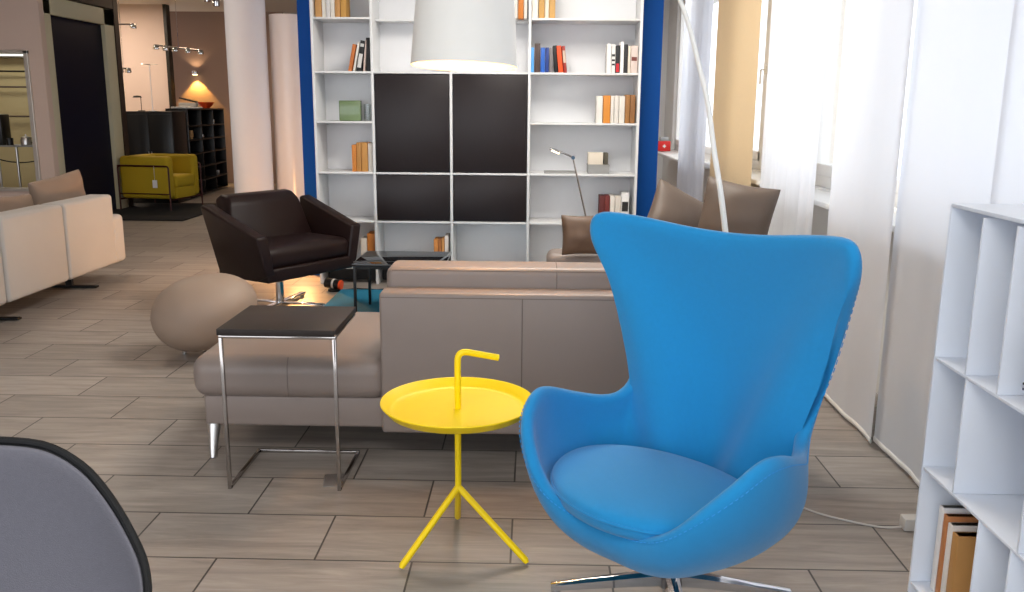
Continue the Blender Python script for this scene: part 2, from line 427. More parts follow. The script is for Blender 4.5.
for k_, (ya_, yb_, lab_) in enumerate(((3.54, 4.32, 'white sheer panel curtain right of the blue chair, bordering the bright window gap'), (2.78, 3.57, 'white sheer panel curtain with its hem showing just left of the white bookcase'),
                        (2.02, 2.81, 'white sheer panel curtain straight behind the far end of the white bookcase'), (1.26, 2.05, 'white sheer panel curtain at the right picture edge, nearest the camera'))):
    curtain('curtain', lab_, ya_, yb_, 1.445+.022*(k_ % 2), M['sheer'], 1.6, .004, seed=20+k_)
curtain('curtain', 'white sheer curtain between the beige panel and the bright window gap', 4.62, 5.66, 1.45, M['sheer'], 4.2, .016, seed=3)
curtain('curtain', 'beige woven fabric panel curtain behind the arc lamp', 6.02, 7.40, 1.46, M['beige'], 1.0, .012, seed=4, cat='curtain')
curtain('curtain', 'narrow white sheer curtain between blue partition and beige panel', 7.46, 8.85, 1.45, M['sheer'], 4.0, .016, seed=5)

# ------------------------------------------------------------------ blue egg armchair
ST = [(0, .275, .366), (.091, .277, .365), (.180, .293, .402), (.262, .283, .472), (.333, .232, .550), (.368, .156, .603), (.378, .07, .602), (.355, -.061, .558),
      (.312, -.168, .540), (.294, -.232, .602), (.338, -.246, .753), (.392, -.208, .930), (.422, -.170, 1.035), (.392, -.175, 1.098), (.276, -.214, 1.096), (.122, -.249, 1.076), (0, -.26, 1.070)]
AZ = [0, 16, 30, 44, 58, 72, 86, 102, 114, 121, 128, 134, 139, 145, 155, 167, 180]
def cr(vals, t):
    # catmull-rom through vals (list of tuples), t in 0..len-1
    n = len(vals); i = min(int(t), n-2); f = t-i
    g = lambda k: Vector(vals[max(0, min(n-1, k))])
    p0, p1, p2, p3 = g(i-1), g(i), g(i+1), g(i+2)
    return .5*((2*p1)+(-p0+p2)*f+(2*p0-5*p1+4*p2-p3)*f*f+(-p0+3*p1-3*p2+p3)*f**3)
def shell_surface(ST, AZ, pole, rbf, zlow, kz, k1=.72, k2=1.06):
    n = len(ST)-1
    data = [(*ST[i], float(AZ[i])) for i in range(n+1)]
    def rim(u):
        # u 0..1 around: 0 front, .5 back
        t = u*2*n; mir = 1
        if t > n: t = 2*n-t; mir = -1
        v = cr([d[:3] for d in data], t); az = cr([(d[3], 0, 0) for d in data], t)[0]
        return Vector((v[0]*mir, v[1], v[2])), R(az)*mir
    def f(u, s):
        P3, az = rim(u % 1.0)
        d = Vector((math.sin(az), math.cos(az), 0)); P0 = Vector(pole)
        rb = rbf(abs(az)); kk = kz(abs(az)) if callable(kz) else kz
        P1 = P0+d*rb*k1+Vector((0, 0, zlow))
        P2 = P0+d*rb*k2+Vector((0, 0, (P3.z-P0.z)*kk))
        return (1-s)**3*P0+3*s*(1-s)**2*P1+3*s*s*(1-s)*P2+s**3*P3
    return f
def egg_rb(a):
    # body radius from the pole: sides .42, front .36, back .36
    tab = [(0, .37), (40, .405), (72, .42), (95, .40), (112, .355), (122, .335), (135, .328), (155, .33), (180, .335)]
    d = math.degrees(a)
    for (a0, r0), (a1, r1) in zip(tab, tab[1:]):
        if d <= a1:
            f = (d-a0)/(a1-a0); return r0+(r1-r0)*f*f*(3-2*f)
    return tab[-1][1]
egg = thing('egg_armchair', 'bright blue fabric egg-shaped armchair with high winged back on star base', 'armchair', (.377, 2.285, 0), -.75+PI); egg.scale = (1.025, 1, 1)
# local frame: +y forward -> world direction (-sin.75,-cos.75); +x -> viewer's right is local -x after rotation, shell is symmetric
def egg_kz(a):
    tab = [(0, .36), (98, .36), (132, .74), (142, .74), (180, .44)]
    d = math.degrees(a)
    for (a0, r0), (a1, r1) in zip(tab, tab[1:]):
        if d <= a1:
            f = (d-a0)/(a1-a0); return r0+(r1-r0)*f*f*(3-2*f)
    return tab[-1][1]
ef = shell_surface(ST, AZ, (0, -.07, .158), egg_rb, .0, egg_kz, .45, 1.08)
NU, NV = 144, 30
def normal_at(f, u, s_, cen):
    e = .004; s1 = min(1, s_+.01); s0 = max(.01, s_-.01)
    du = f((u+e) % 1, max(s_, .03))-f((u-e) % 1, max(s_, .03)); ds = f(u, s1)-f(u, s0)
    return -cen*du.cross(ds).normalized()
TH_E = .040
def thick_shell(f, NU, NV, th, cen, s_in=.12):
    mb = MB(); rows_ = []
    for i in range(NU):
        u = i/NU; col = []
        for j in range(1, NV): col.append(f(u, (j/NV)**.9))
        n1 = normal_at(f, u, 1, cen); P = f(u, 1); tng = (P-f(u, .97)).normalized()
        c0 = P-n1*th*.5-tng*th*.42
        for k in range(1, 6):
            a = PI*k/6
            col.append(c0+n1*th*.5*math.cos(a)+tng*th*.42*math.sin(a))
        for j in range(NV-1, 0, -1):
            s_ = (j/NV)**.9
            if s_ < s_in: break
            col.append(f(u, s_)-normal_at(f, u, s_, cen)*th)
        rows_.append([mb.b.verts.new(p) for p in col])
    pv = mb.b.verts.new(f(0, 0))
    for i in range(NU):
        a, b = rows_[i], rows_[(i+1) % NU]
        mb.b.faces.new((pv, b[0], a[0]))
        for j in range(len(a)-1): mb.b.faces.new((a[j], b[j], b[j+1], a[j+1]))
    mb.b.faces.new([r_[-1] for r_ in rows_])
    return mb
_du = ef(.01, .5)-ef(.99, .5); _ds = ef(0, .51)-ef(0, .49)
SGN = -1 if _du.cross(_ds).normalized().dot(Vector((0, 1, -1))) > 0 else 1
sh = thick_shell(ef, NU, NV, TH_E, SGN).build('shell', M['egg'], egg, angle=80)
sm_ = sh.modifiers.new('smooth', 'SMOOTH'); sm_.factor = .5; sm_.iterations = 8
# stitched seam running just below the rim on the outside
st = MB()
ND = 230
for i in range(ND):
    u0, u1 = i/ND, (i+.55)/ND
    P = [];
    for u in (u0, u1):
        s = .965; p = ef(u, s); du = ef((u+.002) % 1, s)-ef((u-.002) % 1, s); ds = ef(u, s)-ef(u, s-.01)
        nn = du.cross(ds).normalized(); cen = Vector((0, -.02, .45))
        nn = -SGN*nn
        P.append(p+nn*.0004)
    st.tube(P, .0013, 5)
st.build('stitching', M['egg_stitch'], egg)
# seat cushion: thick rounded pad following the bowl
mb = MB()
def seat_out(a):
    # outline radius in local frame around (0,.03)
    c, s = math.cos(a), math.sin(a)
    rx, ry = .300, (.258 if s > 0 else .195)
    return Vector((rx*c*(1-.05*s), .052+ry*s, 0))
for side in (1, -1):
    def g(u, v, side=side):
        a = 2*PI*u; o = seat_out(a); k = math.sin(v*PI/2)
        x = o.x*k; y = .052+(o.y-.052)*k
        h = math.cos(v*PI/2)**.6 if side > 0 else math.cos(v*PI/2)**.5
        z = .388+side*(.048 if side > 0 else .062)*h + .02*max(0, -y)*1.0
        return Vector((x, y, z))
    mb.grid(g, 56, 14)
sc_ = mb.build('seat_cushion', M['egg'], egg, weld=True, angle=80)
pp = MB().tube([Vector((seat_out(2*PI*i/64).x*.998, seat_out(2*PI*i/64).y, .388+.02*max(0, -seat_out(2*PI*i/64).y))) for i in range(64)], .004, 8, closed=True)
pp.build('cushion_piping', M['egg'], sc_)
# inner bowl filler under the cushion (upholstered seat deck)
mb = MB().lathe([(.0, .20), (.10, .21), (.17, .24), (.205, .29), (.22, .335), (.21, .35), (0, .352)], (0, .0, 0), 40)
mb.build('seat_deck', M['egg'], egg)
# four star base
BX, BY = .019, -.08
bs = MB()
for k in range(4):
    a = R(43)+k*PI/2
    dx, dy = math.cos(a), math.sin(a); px, py = -dy, dx
    prof = [(.02, .062, .02, .022), (.12, .05, .017, .018), (.24, .034, .014, .014), (.345, .02, .012, .010)]
    rings = []
    for (r, z, w, h) in prof:
        c = Vector((BX+dx*r, BY+dy*r, z)); P = Vector((px, py, 0))
        ring_ = [c+P*w-Vector((0, 0, h)), c+P*w+Vector((0, 0, h*.5)), c+P*w*.4+Vector((0, 0, h)), c-P*w*.4+Vector((0, 0, h)), c-P*w+Vector((0, 0, h*.5)), c-P*w-Vector((0, 0, h))]
        rings.append([bs.b.verts.new(q) for q in ring_])
    for A, B in zip(rings, rings[1:]):
        for j in range(6): bs.b.faces.new((A[j], A[(j+1) % 6], B[(j+1) % 6], B[j]))
    bs.b.faces.new(rings[0]); bs.b.faces.new(rings[-1][::-1])
    bs.lathe([(0, 0), (.014, 0), (.014, .012), (0, .012)], (BX+dx*.33, BY+dy*.33, 0), 16)
so = bs.build('star_base', M['chrome'], egg, angle=40)
MB().lathe([(0, .035), (.036, .035), (.034, .075), (.022, .09), (.020, .170), (0, .170)], (BX, BY, 0), 32).build('pedestal', M['chrome'], egg)
EGG_RZ = egg.rotation_euler.z

# ------------------------------------------------------------------ yellow tray table
tt = thing('tray_table', 'yellow round metal tray side table with hooked handle and tripod legs', 'side table', (-.226, 2.612, 0))
pr_ = [(0, .478), (.19, .478), (.205, .4785), (.214, .482), (.236, .504), (.2395, .505), (.2405, .502), (.218, .476), (.208, .473), (0, .473)]
MB().lathe(pr_, (0, 0, 0), 96).build('tray', M['yellow'], tt, angle=50)
pth = rounded([(0, 0, .21), (0, 0, .665), (.125, .035, .634)], .035, 8)
MB().tube(pth, .0102, 16).build('handle', M['yellow'], tt)
hub = Vector((0, 0, .215))
for (fx, fy) in ((-.165, -.145), (.222, -.098), (-.02, .198)):
    MB().tube([hub+Vector((0, 0, .0)), Vector((fx*.98, fy*.98, .016)), Vector((fx, fy, .0085))], [.0105, .0105, .007], 16).build('leg', M['yellow'], tt)

# ------------------------------------------------------------------ chrome C side table
ct = thing('side_table', 'square dark wood side table on a thin chrome cantilever frame', 'side table', (-.91, 3.21, 0))
W2 = .205; T0 = .60
tp = MB().box((-.003, .008, T0+.004), (.426, .39, .024), bev=.002)
tp.build('tabletop', M['darkwood'], ct)
fr = MB(); q = .0065
for sx in (-1, 1):
    fr.box((sx*W2, -.175, T0/2), (2*q, 2*q*1.2, T0), bev=.0015)         # front upright
    fr.box((sx*W2, .0, .0065), (2*q, .36, .013), bev=.0015)              # floor rail
fr.box((0, .18, .0065), (2*W2+.013, .013, .013), bev=.0015)
fr.box((0, -.175, T0-.014), (2*W2+.013, .016, .010), bev=.0015)
for sx in (-1, 1): fr.box((sx*W2, 0, T0-.013), (.012, .36, .008), bev=.001)
fr.build('frame', M['dark_chrome'], ct)
tg = MB().box((.165, -.09, .0022), (.075, .11, .002), rz=.15); tg.build('tag', M['steel'], ct)

# ------------------------------------------------------------------ taupe sofa with chaise end
sf = thing('sofa', 'long taupe leather sofa with low back and open chaise end', 'sofa', (0, 3.35, 0))
# local y = world y-3.35
MB().box((-.15, .42, .19), (2.34, .82, .13), bev=.012, seg=3).build('base', M['taupe'], sf)
def slab(c, d, name, bev=.03, m='taupe', **k):
    return MB().box(c, d, bev=bev, seg=5).build(name, M[m], sf, **k)
# chaise seat cushion (left end) and main seat
mb = MB(); cushion(mb, (-.965, .41, .332), (.79, .87, .175), .10, .11, nu=26); mb.build('chaise_cushion', M['taupe'], sf, weld=True, angle=70)
MB().tube([(-.965, -.024, .262), (-.965, -.027, .33), (-.965, -.022, .39), (-.965, .0, .42)], .0012, 5).build('seam', M['taupe_seam'], sf)
mb = MB(); cushion(mb, (.0, .55, .332), (1.1, .62, .17), .10, .1, nu=22); mb.build('seat_cushion', M['taupe'], sf, weld=True, angle=70)
# back panel, two leather sections with seam
bk = MB().box((.225, .035, .405), (1.635, .13, .575), bev=.014, seg=4)
bko = bk.build('back_panel', M['taupe'], sf)
for xx in (-.035, .60): MB().box((xx, -.0305, .40), (.0035, .003, .55)).build('seam', M['taupe_seam'], bko, smooth=False)
MB().tube([(-.585, -.029, .675), (1.035, -.029, .675)], .0018, 6).build('top_seam', M['taupe_seam'], bko)
# back cushions sitting behind
bcu = MB().box((.107, .20, .565), (1.385, .20, .41), bev=.032, seg=6).build('back_cushion', M['taupe'], sf)
MB().tube([(.10, .0985, .60), (.10, .0985, .742), (.10, .106, .757), (.10, .128, .7705), (.10, .29, .7705)], .0016, 5).build('seam', M['taupe_seam'], bcu)
mb = MB().tube([(-.56, .1075, .757), (.77, .1075, .757)], .0022, 6); mb.build('cushion_seam', M['taupe_seam'], sf)
for (lx, ly) in ((-1.285, .015), (-1.285, .77), (.97, .03), (.97, .77)):
    MB().tube([(lx, ly, .13), (lx+.004, ly-(.045 if ly < .1 else -.02), .002)], [.026, .013], 20).build('leg', M['steel'], sf)

# second sofa further back along the window
s2 = thing('sofa', 'taupe leather sofa behind the blue chair along the window curtains', 'sofa', (.75, 5.0, 0))
MB().box((0, 0, .20), (1.24, .92, .14), bev=.012, seg=3).build('base', M['taupe'], s2)
mb = MB(); cushion(mb, (0, -.02, .34), (1.22, .92, .17), .1, .1, nu=20); mb.build('seat_cushion', M['taupe'], s2, weld=True, angle=70)
MB().box((-.02, .36, .45), (1.28, .24, .18), bev=.05, seg=5).build('backrest', M['taupe'], s2)
for lx in (-.55, .55):
    for ly in (-.38, .38): MB().lathe([(0, 0), (.016, 0), (.026, .13), (0, .13)], (lx, ly, 0), 16).build('leg', M['steel'], s2)
pillow('cushion', 'small taupe cushion standing on the sofa left of the blue chair', .27, .25, .12, (.30, 5.20, .66), (R(78), 0, R(8)), M['cushion_brown'])
pillow('cushion', 'taupe cushion lying tilted between arc lamp and blue partition', .46, .44, .18, (.86, 5.12, .73), (R(64), R(28), R(10)), M['cushion_taupe'])
pillow('cushion', 'large upright brown cushion behind the arc lamp pole', .42, .45, .19, (1.10, 4.80, .80), (R(80), R(8), R(-28)), M['cushion_taupe'])

# ------------------------------------------------------------------ arc lamp
al = thing('arc_lamp', 'white arched floor lamp carrying a large white tapered drum shade', 'floor lamp', (.78, 3.0, 0))
pts = [(.76, 3.012, .02), (.745, 3.022, .35), (.715, 3.042, .7), (.677, 3.067, .958), (.654, 3.082, 1.106), (.625, 3.101, 1.26), (.600, 3.118, 1.412), (.570, 3.138, 1.529), (.533, 3.162, 1.663), (.497, 3.185, 1.764),
       (.40, 3.25, 1.97), (.27, 3.335, 2.14), (.10, 3.445, 2.25), (-.08, 3.563, 2.27), (-.22, 3.654, 2.20), (-.278, 3.70, 2.08)]
P = [cr(pts, (len(pts)-1)*i/80) for i in range(81)]
P = [p-Vector((.78, 3.0, 0)) for p in P]
MB().tube(P, [.0115-.006*(i/80) for i in range(81)], 14).build('pole', M['shade'], al)
MB().lathe([(0, 0), (.165, 0), (.165, .012), (.15, .022), (0, .024)], (0, 0, 0), 48).build('base', M['shade'], al)
sx, sy = -.283-.78, 3.70-3.0
def tilted(o):
    m = Matrix.Translation((sx, sy, 1.72)) @ Matrix.Rotation(R(-3.2), 4, 'X') @ Matrix.Rotation(R(1.2), 4, 'Y') @ Matrix.Translation((-sx, -sy, -1.72))
    o.data.transform(m); return o
tilted(MB().lathe([(.2165, 1.560), (.1955, 1.86), (.10, 1.868), (0, 1.868)], (sx, sy, 0), 72).build('lamp_shade', M['shade'], al))
tilted(MB().lathe([(.2165, 1.5595), (.2145, 1.5595), (.1935, 1.855), (0, 1.862)], (sx, sy, 0), 72).build('shade_lining', M['shade_in'], al))
MB().lathe([(0, 1.86), (.014, 1.865), (.014, 2.09), (0, 2.09)], (sx, sy, 0), 16).build('stem', M['shade'], al)
MB().lathe([(0, 1.66), (.022, 1.665), (.03, 1.70), (.022, 1.74), (0, 1.78)], (sx, sy, 0), 24).build('bulb', M['bulb'], al)

# ------------------------------------------------------------------ reading lamp behind the sofa
rl = thing('reading_lamp', 'thin silver reading floor lamp with small lit head', 'floor lamp', (.50, 6.3, 0))
MB().lathe([(0, 0), (.09, 0), (.09, .01), (0, .012)], (0, 0, 0), 32).build('base', M['steel'], rl)
MB().tube([(0, 0, .01), (-.116, 0, .626), (-.205, 0, .99), (-.219, 0, 1.051)], .006, 10).build('pole', M['dark_chrome'], rl)
MB().box((-.285, 0, 1.083), (.15, .022, .012), rot=Matrix.Rotation(R(22), 3, 'Y'), bev=.003).build('arm', M['dark_chrome'], rl)
hdp = MB().box((-.352, 0, 1.104), (.07, .05, .018), rot=Matrix.Rotation(R(22), 3, 'Y'), bev=.004).build('lamp_head', M['dark_chrome'], rl)
MB().tube([(-.219, -.014, 1.053), (-.219, .014, 1.053)], .014, 14).build('joint', M['dark_chrome'], rl)
MB().box((-.345, -.012, 1.092), (.055, .045, .006), rot=Matrix.Rotation(R(22), 3, 'Y')).build('light_strip', M['bulb'], hdp, smooth=False)

# ------------------------------------------------------------------ shelving unit
su = thing('shelving_unit', 'large white wall shelving unit with four dark sliding doors', 'shelving', (0, 6.9, 0))
XS = [-1.69, -1.239, -.637, -.037, .80]; ZS = [.131, .504, .886, 1.276, 1.651, 2.047, 2.43, 2.80]
DP = .33; TH = .015
MB().box(((XS[0]+XS[-1])/2, DP+.005, (ZS[0]+ZS[-1])/2), (XS[-1]-XS[0], .01, ZS[-1]-ZS[0])).build('back_panel', M['shelf_back'], su, smooth=False)
for i, x in enumerate(XS):
    MB().box((x, DP/2, ZS[-1]/2), (.020, DP, ZS[-1]), bev=.001).build('upright', M['shelf_white'], su)
for z in ZS:
    for i in range(4):
        w = XS[i+1]-XS[i]-.022
        if i in (1, 2) and z == ZS[3]: continue
        setb = .0 if not (i in (1, 2) and z == ZS[5]) else .14
        MB().box(((XS[i]+XS[i+1])/2, DP/2+setb/2, z), (w, DP-setb, TH), bev=.001).build('shelf', M['shelf_white'], su)
MB().box(((XS[0]+XS[-1])/2, .20, .06), (XS[-1]-XS[0]-.03, .02, .12)).build('gap_shade_panel', M['black'], su, smooth=False)  # black panel stands in for the shade in the gap under the shelving
for i in (1, 2):
    for (za, zb) in ((ZS[2], ZS[4]), (ZS[1], ZS[2])):
        MB().box(((XS[i]+XS[i+1])/2, .012, (za+zb)/2), (XS[i+1]-XS[i]-.03, .018, zb-za-.028), bev=.0015).build('sliding_door', M['door_dark'], su)

# --- books, each a thing (x, width, height, lean, colour)
def book(px, w, h, z, rgb, label, group=None, lean=0, d=.16, y=7.02, cov=None):
    mb = MB()
    mb.box((0, 0, h/2), (w, d, h), bev=min(.002, w*.2))
    o = MB()
    r = thing('book', label, 'book', (px, y, z), 0, group)
    r.rotation_euler = (0, lean, 0)
    mb.build('cover', bookmat(rgb), r); o.b.free()
    MB().box((0, .003, h/2+.0008), (w*.72, d-.006, h-.003)).build('pages', M['paper'], r, smooth=False)
    if cov:
        for (cz, ch, crgb) in cov:
            MB().box((0, -d/2-.0004, h*cz), (w*.8, .0016, h*ch)).build('spine_label', bookmat(crgb), r, smooth=False)
    return r
TAN = (190, 140, 82); ORG = (206, 122, 44); WHT = (222, 216, 206); CRM = (226, 214, 196)
def px2x(px, y): # horizontal photo column -> world x on the shelf plane (shelf z ~1.4)
    return -1.69+(px-315.2)*(.80+1.69)/(638.5-315.2)
Z = lambda i: ZS[i]+TH/2
def row(lst, zi, hh, side_desc, group):
    for k, (a, b, rgb, hk, desc) in enumerate(lst):
        xa, xb = px2x(a, 0), px2x(b, 0)
        book((xa+xb)/2, (xb-xa)-.002, hh*hk, Z(zi), rgb, desc+' '+side_desc, group)
row([(318, 324.6, TAN, 1.0, 'leftmost tan book'), (324.8, 328.6, WHT, .95, 'first white book from the left'), (328.8, 333, (214, 210, 208), .97, 'middle pale grey book'), (333.2, 337.4, WHT, .93, 'white book next to the tan pair'),
     (337.6, 343, TAN, .98, 'inner tan book'), (343.2, 348.6, (196, 146, 70), 1.0, 'rightmost tan book')], 5, .245, 'high on the upper left shelf', 'books on the upper left shelf')
row([(513.5, 517.5, WHT, .95, 'white book left of an orange one'), (518, 523.4, ORG, 1.0, 'orange book'), (523.6, 527, WHT, .96, 'white book right of an orange one')], 5, .24, 'beside the lamp shade, top shelf', 'books on the top shelf beside the lamp shade')
row([(531.5, 537.6, WHT, .95, 'leftmost white book'), (538, 544, (196, 150, 84), 1.0, 'left tan book'), (544.2, 548, CRM, .97, 'thin cream book between two tan books'), (548.2, 554.4, (200, 156, 92), 1.0, 'right tan book')], 5, .245, 'on the top right shelf', 'books on the top right shelf')
# leaning group, second row left
book(px2x(350.5, 0), .026, .205, Z(4), (196, 112, 52), 'leaning orange book, leftmost of the tilted group at left', 'tilted books on the left shelf', lean=.20)
book(px2x(354.6, 0), .016, .222, Z(4), WHT, 'thin leaning white book beside an orange one', 'tilted books on the left shelf', lean=.20)
book(px2x(359.3, 0), .036, .232, Z(4), (26, 26, 28), 'leaning black book with white photo patches on its spine', 'tilted books on the left shelf', lean=.17, cov=[(.35, .45, (212, 210, 206)), (.85, .10, (200, 198, 194))])
book(px2x(364.7, 0), .014, .235, Z(4), (204, 182, 172), 'thin pinkish book in the tilted group at left', 'tilted books on the left shelf', lean=.10)
book(px2x(369.3, 0), .028, .25, Z(4), (34, 32, 34), 'upright dark book against the upright at left', 'tilted books on the left shelf')
# colourful group, right column
row([(530.3, 534.2, (86, 160, 224), .93, 'thin light blue book'), (534.4, 540.4, (72, 54, 50), 1.08, 'tall dark brown book'), (540.6, 545, (34, 94, 186), .93, 'bright blue book'), (545.2, 549, (28, 56, 128), .93, 'dark blue book'),
     (549.2, 552.8, (120, 114, 116), .92, 'grey book'), ], 4, .20, 'in the colourful row right of the lamp shade', 'colourful books right of the lamp shade')
book(px2x(557, 0), .03, .202, Z(4), (22, 20, 22), 'black book leaning left beside the orange-red one', 'colourful books right of the lamp shade', lean=-.10)
book(px2x(560.5, 0), .042, .20, Z(4), (232, 78, 26), 'orange-red book leaning left in the colourful row', 'colourful books right of the lamp shade', lean=-.10)
book(px2x(565.5, 0), .024, .20, Z(4), (150, 40, 30), 'dark red book leaning at the end of the colourful row', 'colourful books right of the lamp shade', lean=-.10, cov=[(.6, .45, (204, 180, 160))])
for (a, b, rgb, hk, desc, cov) in [(606, 610.4, (236, 234, 230), 1.02, 'thick white book', None), (610.6, 614.6, (226, 224, 220), 1.0, 'white book with black strokes on its spine', [(.62, .08, (20, 20, 20)), (.45, .06, (20, 20, 20)), (.3, .06, (20, 20, 20))]),
        (614.8, 619, (36, 36, 38), .96, 'black book with a red patch', [(.2, .3, (196, 30, 40))]), (619.2, 622.8, (238, 236, 232), 1.1, 'tall white book'), (623, 626.6, (40, 38, 40), 1.0, 'black book') ,
        (626.8, 629.4, CRM, .95, 'thin cream book'), (629.6, 637, (214, 196, 186), .96, 'pinkish beige book with a small dark square')][:]if False else []:
    pass
grp = 'books at the right end below the top shelf'
for it in [(606, 610.4, (236, 234, 230), 1.02, 'thick white book leftmost in the black and white row', None),
           (610.6, 614.6, (226, 224, 220), 1.0, 'white book with black strokes on its spine, right shelf column', [(.62, .08, (20, 20, 20)), (.45, .06, (20, 20, 20)), (.3, .06, (20, 20, 20))]),
           (614.8, 619, (36, 36, 38), .96, 'black book with a red patch near its foot', [(.2, .3, (196, 30, 40))]),
           (619.2, 622.8, (238, 236, 232), 1.1, 'tallest white book in the black and white row', None),
           (623, 626.6, (40, 38, 40), 1.0, 'black book right of the tallest white book', None),
           (626.8, 629.4, CRM, .95, 'thin cream book left of the pinkish one', None),
           (629.6, 636.6, (214, 196, 186), .96, 'pinkish beige book with a small dark square on its spine', [(.52, .14, (120, 60, 50))])]:
    xa, xb = px2x(it[0], 0), px2x(it[1], 0)
    book((xa+xb)/2, xb-xa-.002, .212*it[3], Z(4), it[2], it[4], grp, cov=it[5])
row([(597, 603.4, (224, 220, 212), .95, 'leftmost white book'), (603.8, 611, (212, 136, 50), .97, 'orange book'), (611.2, 614.6, WHT, .96, 'thin white book beside the orange one'), (614.8, 619.4, (216, 210, 202), .97, 'middle off-white book'),
     (619.6, 625.4, (222, 216, 206), .96, 'wide cream book'), (625.6, 630.4, (156, 108, 56), 1.0, 'left brown book'), (630.6, 635.8, (142, 96, 52), 1.0, 'rightmost brown book')], 3, .215, 'in the third row of the right shelf column', 'books in the third row, right column')
row([(350, 354.6, (206, 128, 52), .92, 'short orange book'), (354.8, 359.6, (186, 130, 66), 1.0, 'left tan book'), (359.8, 366.2, (196, 140, 72), 1.0, 'wide tan book'), (366.6, 371.4, (222, 214, 204), .98, 'white book')], 2, .225, 'on the left shelf behind the brown armchair', 'tan books on the left shelf')
row([(603, 608.4, (96, 34, 32), .96, 'left dark red book'), (608.6, 613.4, (112, 40, 36), .97, 'right dark red book'), (613.6, 618.6, (224, 216, 206), .97, 'cream book beside the red pair'), (618.8, 624.8, (214, 206, 196), .95, 'pale beige book')], 1, .218, 'above the blue chair wing', 'books above the blue chair wing')
xa, xb = px2x(625, 0), px2x(633, 0)
book((xa+xb)/2, xb-xa-.002, .235, Z(1), (226, 224, 222), 'white book with a black square above the blue chair wing', 'books above the blue chair wing', cov=[(.55, .32, (30, 28, 30))])
row([(356.5, 363, (222, 210, 196), .85, 'cream book'), (363.3, 371.5, (196, 120, 48), 1.0, 'orange book')], 0, .265, 'on the bottom shelf by the brown armchair', 'books on the bottom left shelf')
row([(432.5, 437, (198, 130, 64), .88, 'leftmost tan book'), (437.2, 440.4, (170, 104, 50), .88, 'brown book'), (440.6, 443.6, (200, 140, 80), .9, 'second tan book'), (443.8, 448, (224, 214, 206), 1.0, 'pale book')], 0, .255, 'on the bottom shelf above the sofa back', 'books on the bottom shelf above the sofa')
# green ceramic block, clear vase, boxes
g = MB().box((0, 0, .078), (.168, .07, .156), bev=.008, seg=3)
g = g.build('vase', M['green_glass']); put(g, (-1.433, 7.0, Z(3))); tag(g, 'square green glazed vase on the left shelf', 'vase')
gv = MB().lathe([(0, 0), (.026, 0), (.028, .02), (.03, .13), (.027, .13), (.025, .01), (0, .01)], (0, 0, 0), 24).build('glass_vase', M['tray_glass']); put(gv, (-1.30, 7.0, Z(3))); tag(gv, 'small clear glass beside the green vase', 'glass')
bx = thing('storage_box', 'grey flat storage box on the right shelf under small books', 'box', (px2x(601, 0), 7.02, Z(2)))
MB().box((0, 0, .03), (.165, .17, .06), bev=.002).build('body', M['greybox'], bx)
MB().box((0, 0, .065), (.17, .175, .012), bev=.002).build('lid', M['greybox'], bx)
bk_ = MB().box((-.02, 0, .045), (.115, .13, .09), bev=.002).build('box', bookmat(CRM)); put(bk_, (px2x(600.5, 0), 7.02, Z(2)+.072)); tag(bk_, 'cream cardboard slipcase on top of the grey storage box', 'box')
bk_ = MB().box((0, 0, .045), (.03, .13, .09), bev=.002).build('book', bookmat((90, 84, 70))); put(bk_, (px2x(608.6, 0), 7.02, Z(2)+.072)); tag(bk_, 'small dark olive book right of the cream slipcase', 'book')
pt = MB().box((0, 0, .006), (.25, .2, .012), bev=.003).build('flat_tray', M['greybox']); put(pt, (px2x(562, 0), 7.03, Z(2))); tag(pt, 'flat grey tray lying on the right shelf behind reading lamp', 'tray')

# ------------------------------------------------------------------ rug, coffee table
rg = MB().box((0, 0, .008), (1.58, 1.55, .014), bev=.004).build('rug', M['rug']); put(rg, (-.68, 5.85, 0)); tag(rg, 'turquoise rug under the black coffee table', 'rug')
cf = thing('coffee_table', 'low black glass-topped coffee table beside the brown armchair', 'coffee table', (-.865, 5.845, .015))
MB().box((0, 0, .378), (.60, .54, .014), bev=.002).build('tabletop', mat('black_glass', (10, 11, 13), .04, spec=.8), cf)
for lx in (-.285, .285):
    for ly in (-.255, .255): MB().box((lx, ly, .186), (.018, .018, .372), bev=.002).build('leg', M['blackmetal'], cf)
fr = MB()
for s in (-1, 1): fr.box((0, s*.255, .36), (.55, .016, .018)); fr.box((s*.285, 0, .36), (.016, .49, .018))
fr.build('frame', M['blackmetal'], cf)

# ------------------------------------------------------------------ dark brown swivel armchair
# local: x lateral (right of sitter's front line), y forward ; facing world (.83,-.557)
ba = thing('swivel_armchair', 'dark brown leather tub armchair on chrome swivel base', 'armchair', (-1.80, 6.12, 0), math.atan2(-.557, .83)-PI/2)
HW = .43; FY = .36; BYb = -.13; BYt = -.25
# arms: side panels with sloping tops
for s in (-1, 1):
    poly = [(FY, .30), (FY, .565), (FY-.05, .575), (BYt+.07, .745), (BYt+.045, .73), (BYb+.0, .28), (BYb+.06, .255), (FY-.12, .255)]
    mb = MB(); mb.prism(poly, s*HW-.052, s*HW+.042, 'x', bev=.016)
    for v in mb.b.verts:
        k = 1-.16*max(0, (.60-v.co.z))/.35 ; v.co.x *= k   # slight inward taper toward the floor
    mb.build('armrest', M['brown'], ba, angle=60)
mb = MB().box((0, .10, .30), (.78, .515, .09), bev=.016, seg=4); mb.build('seat_frame', M['brown'], ba)
mb = MB(); cushion(mb, (0, .08, .405), (.755, .53, .15), .10, .12, nu=22); mb.build('seat_cushion', M['brown'], ba, weld=True, angle=70)
poly = [(BYb, .29), (BYb+.15, .30), (BYt+.15, .74), (BYt+.10, .79), (BYt+.02, .80), (BYt-.03, .765)]
mb = MB(); mb.prism(poly, -.40, .40, 'x', bev=.02)
for v in mb.b.verts:
    v.co.x *= (1-.30*max(0, v.co.z-.45)/.35) if v.co.z > .45 else .98
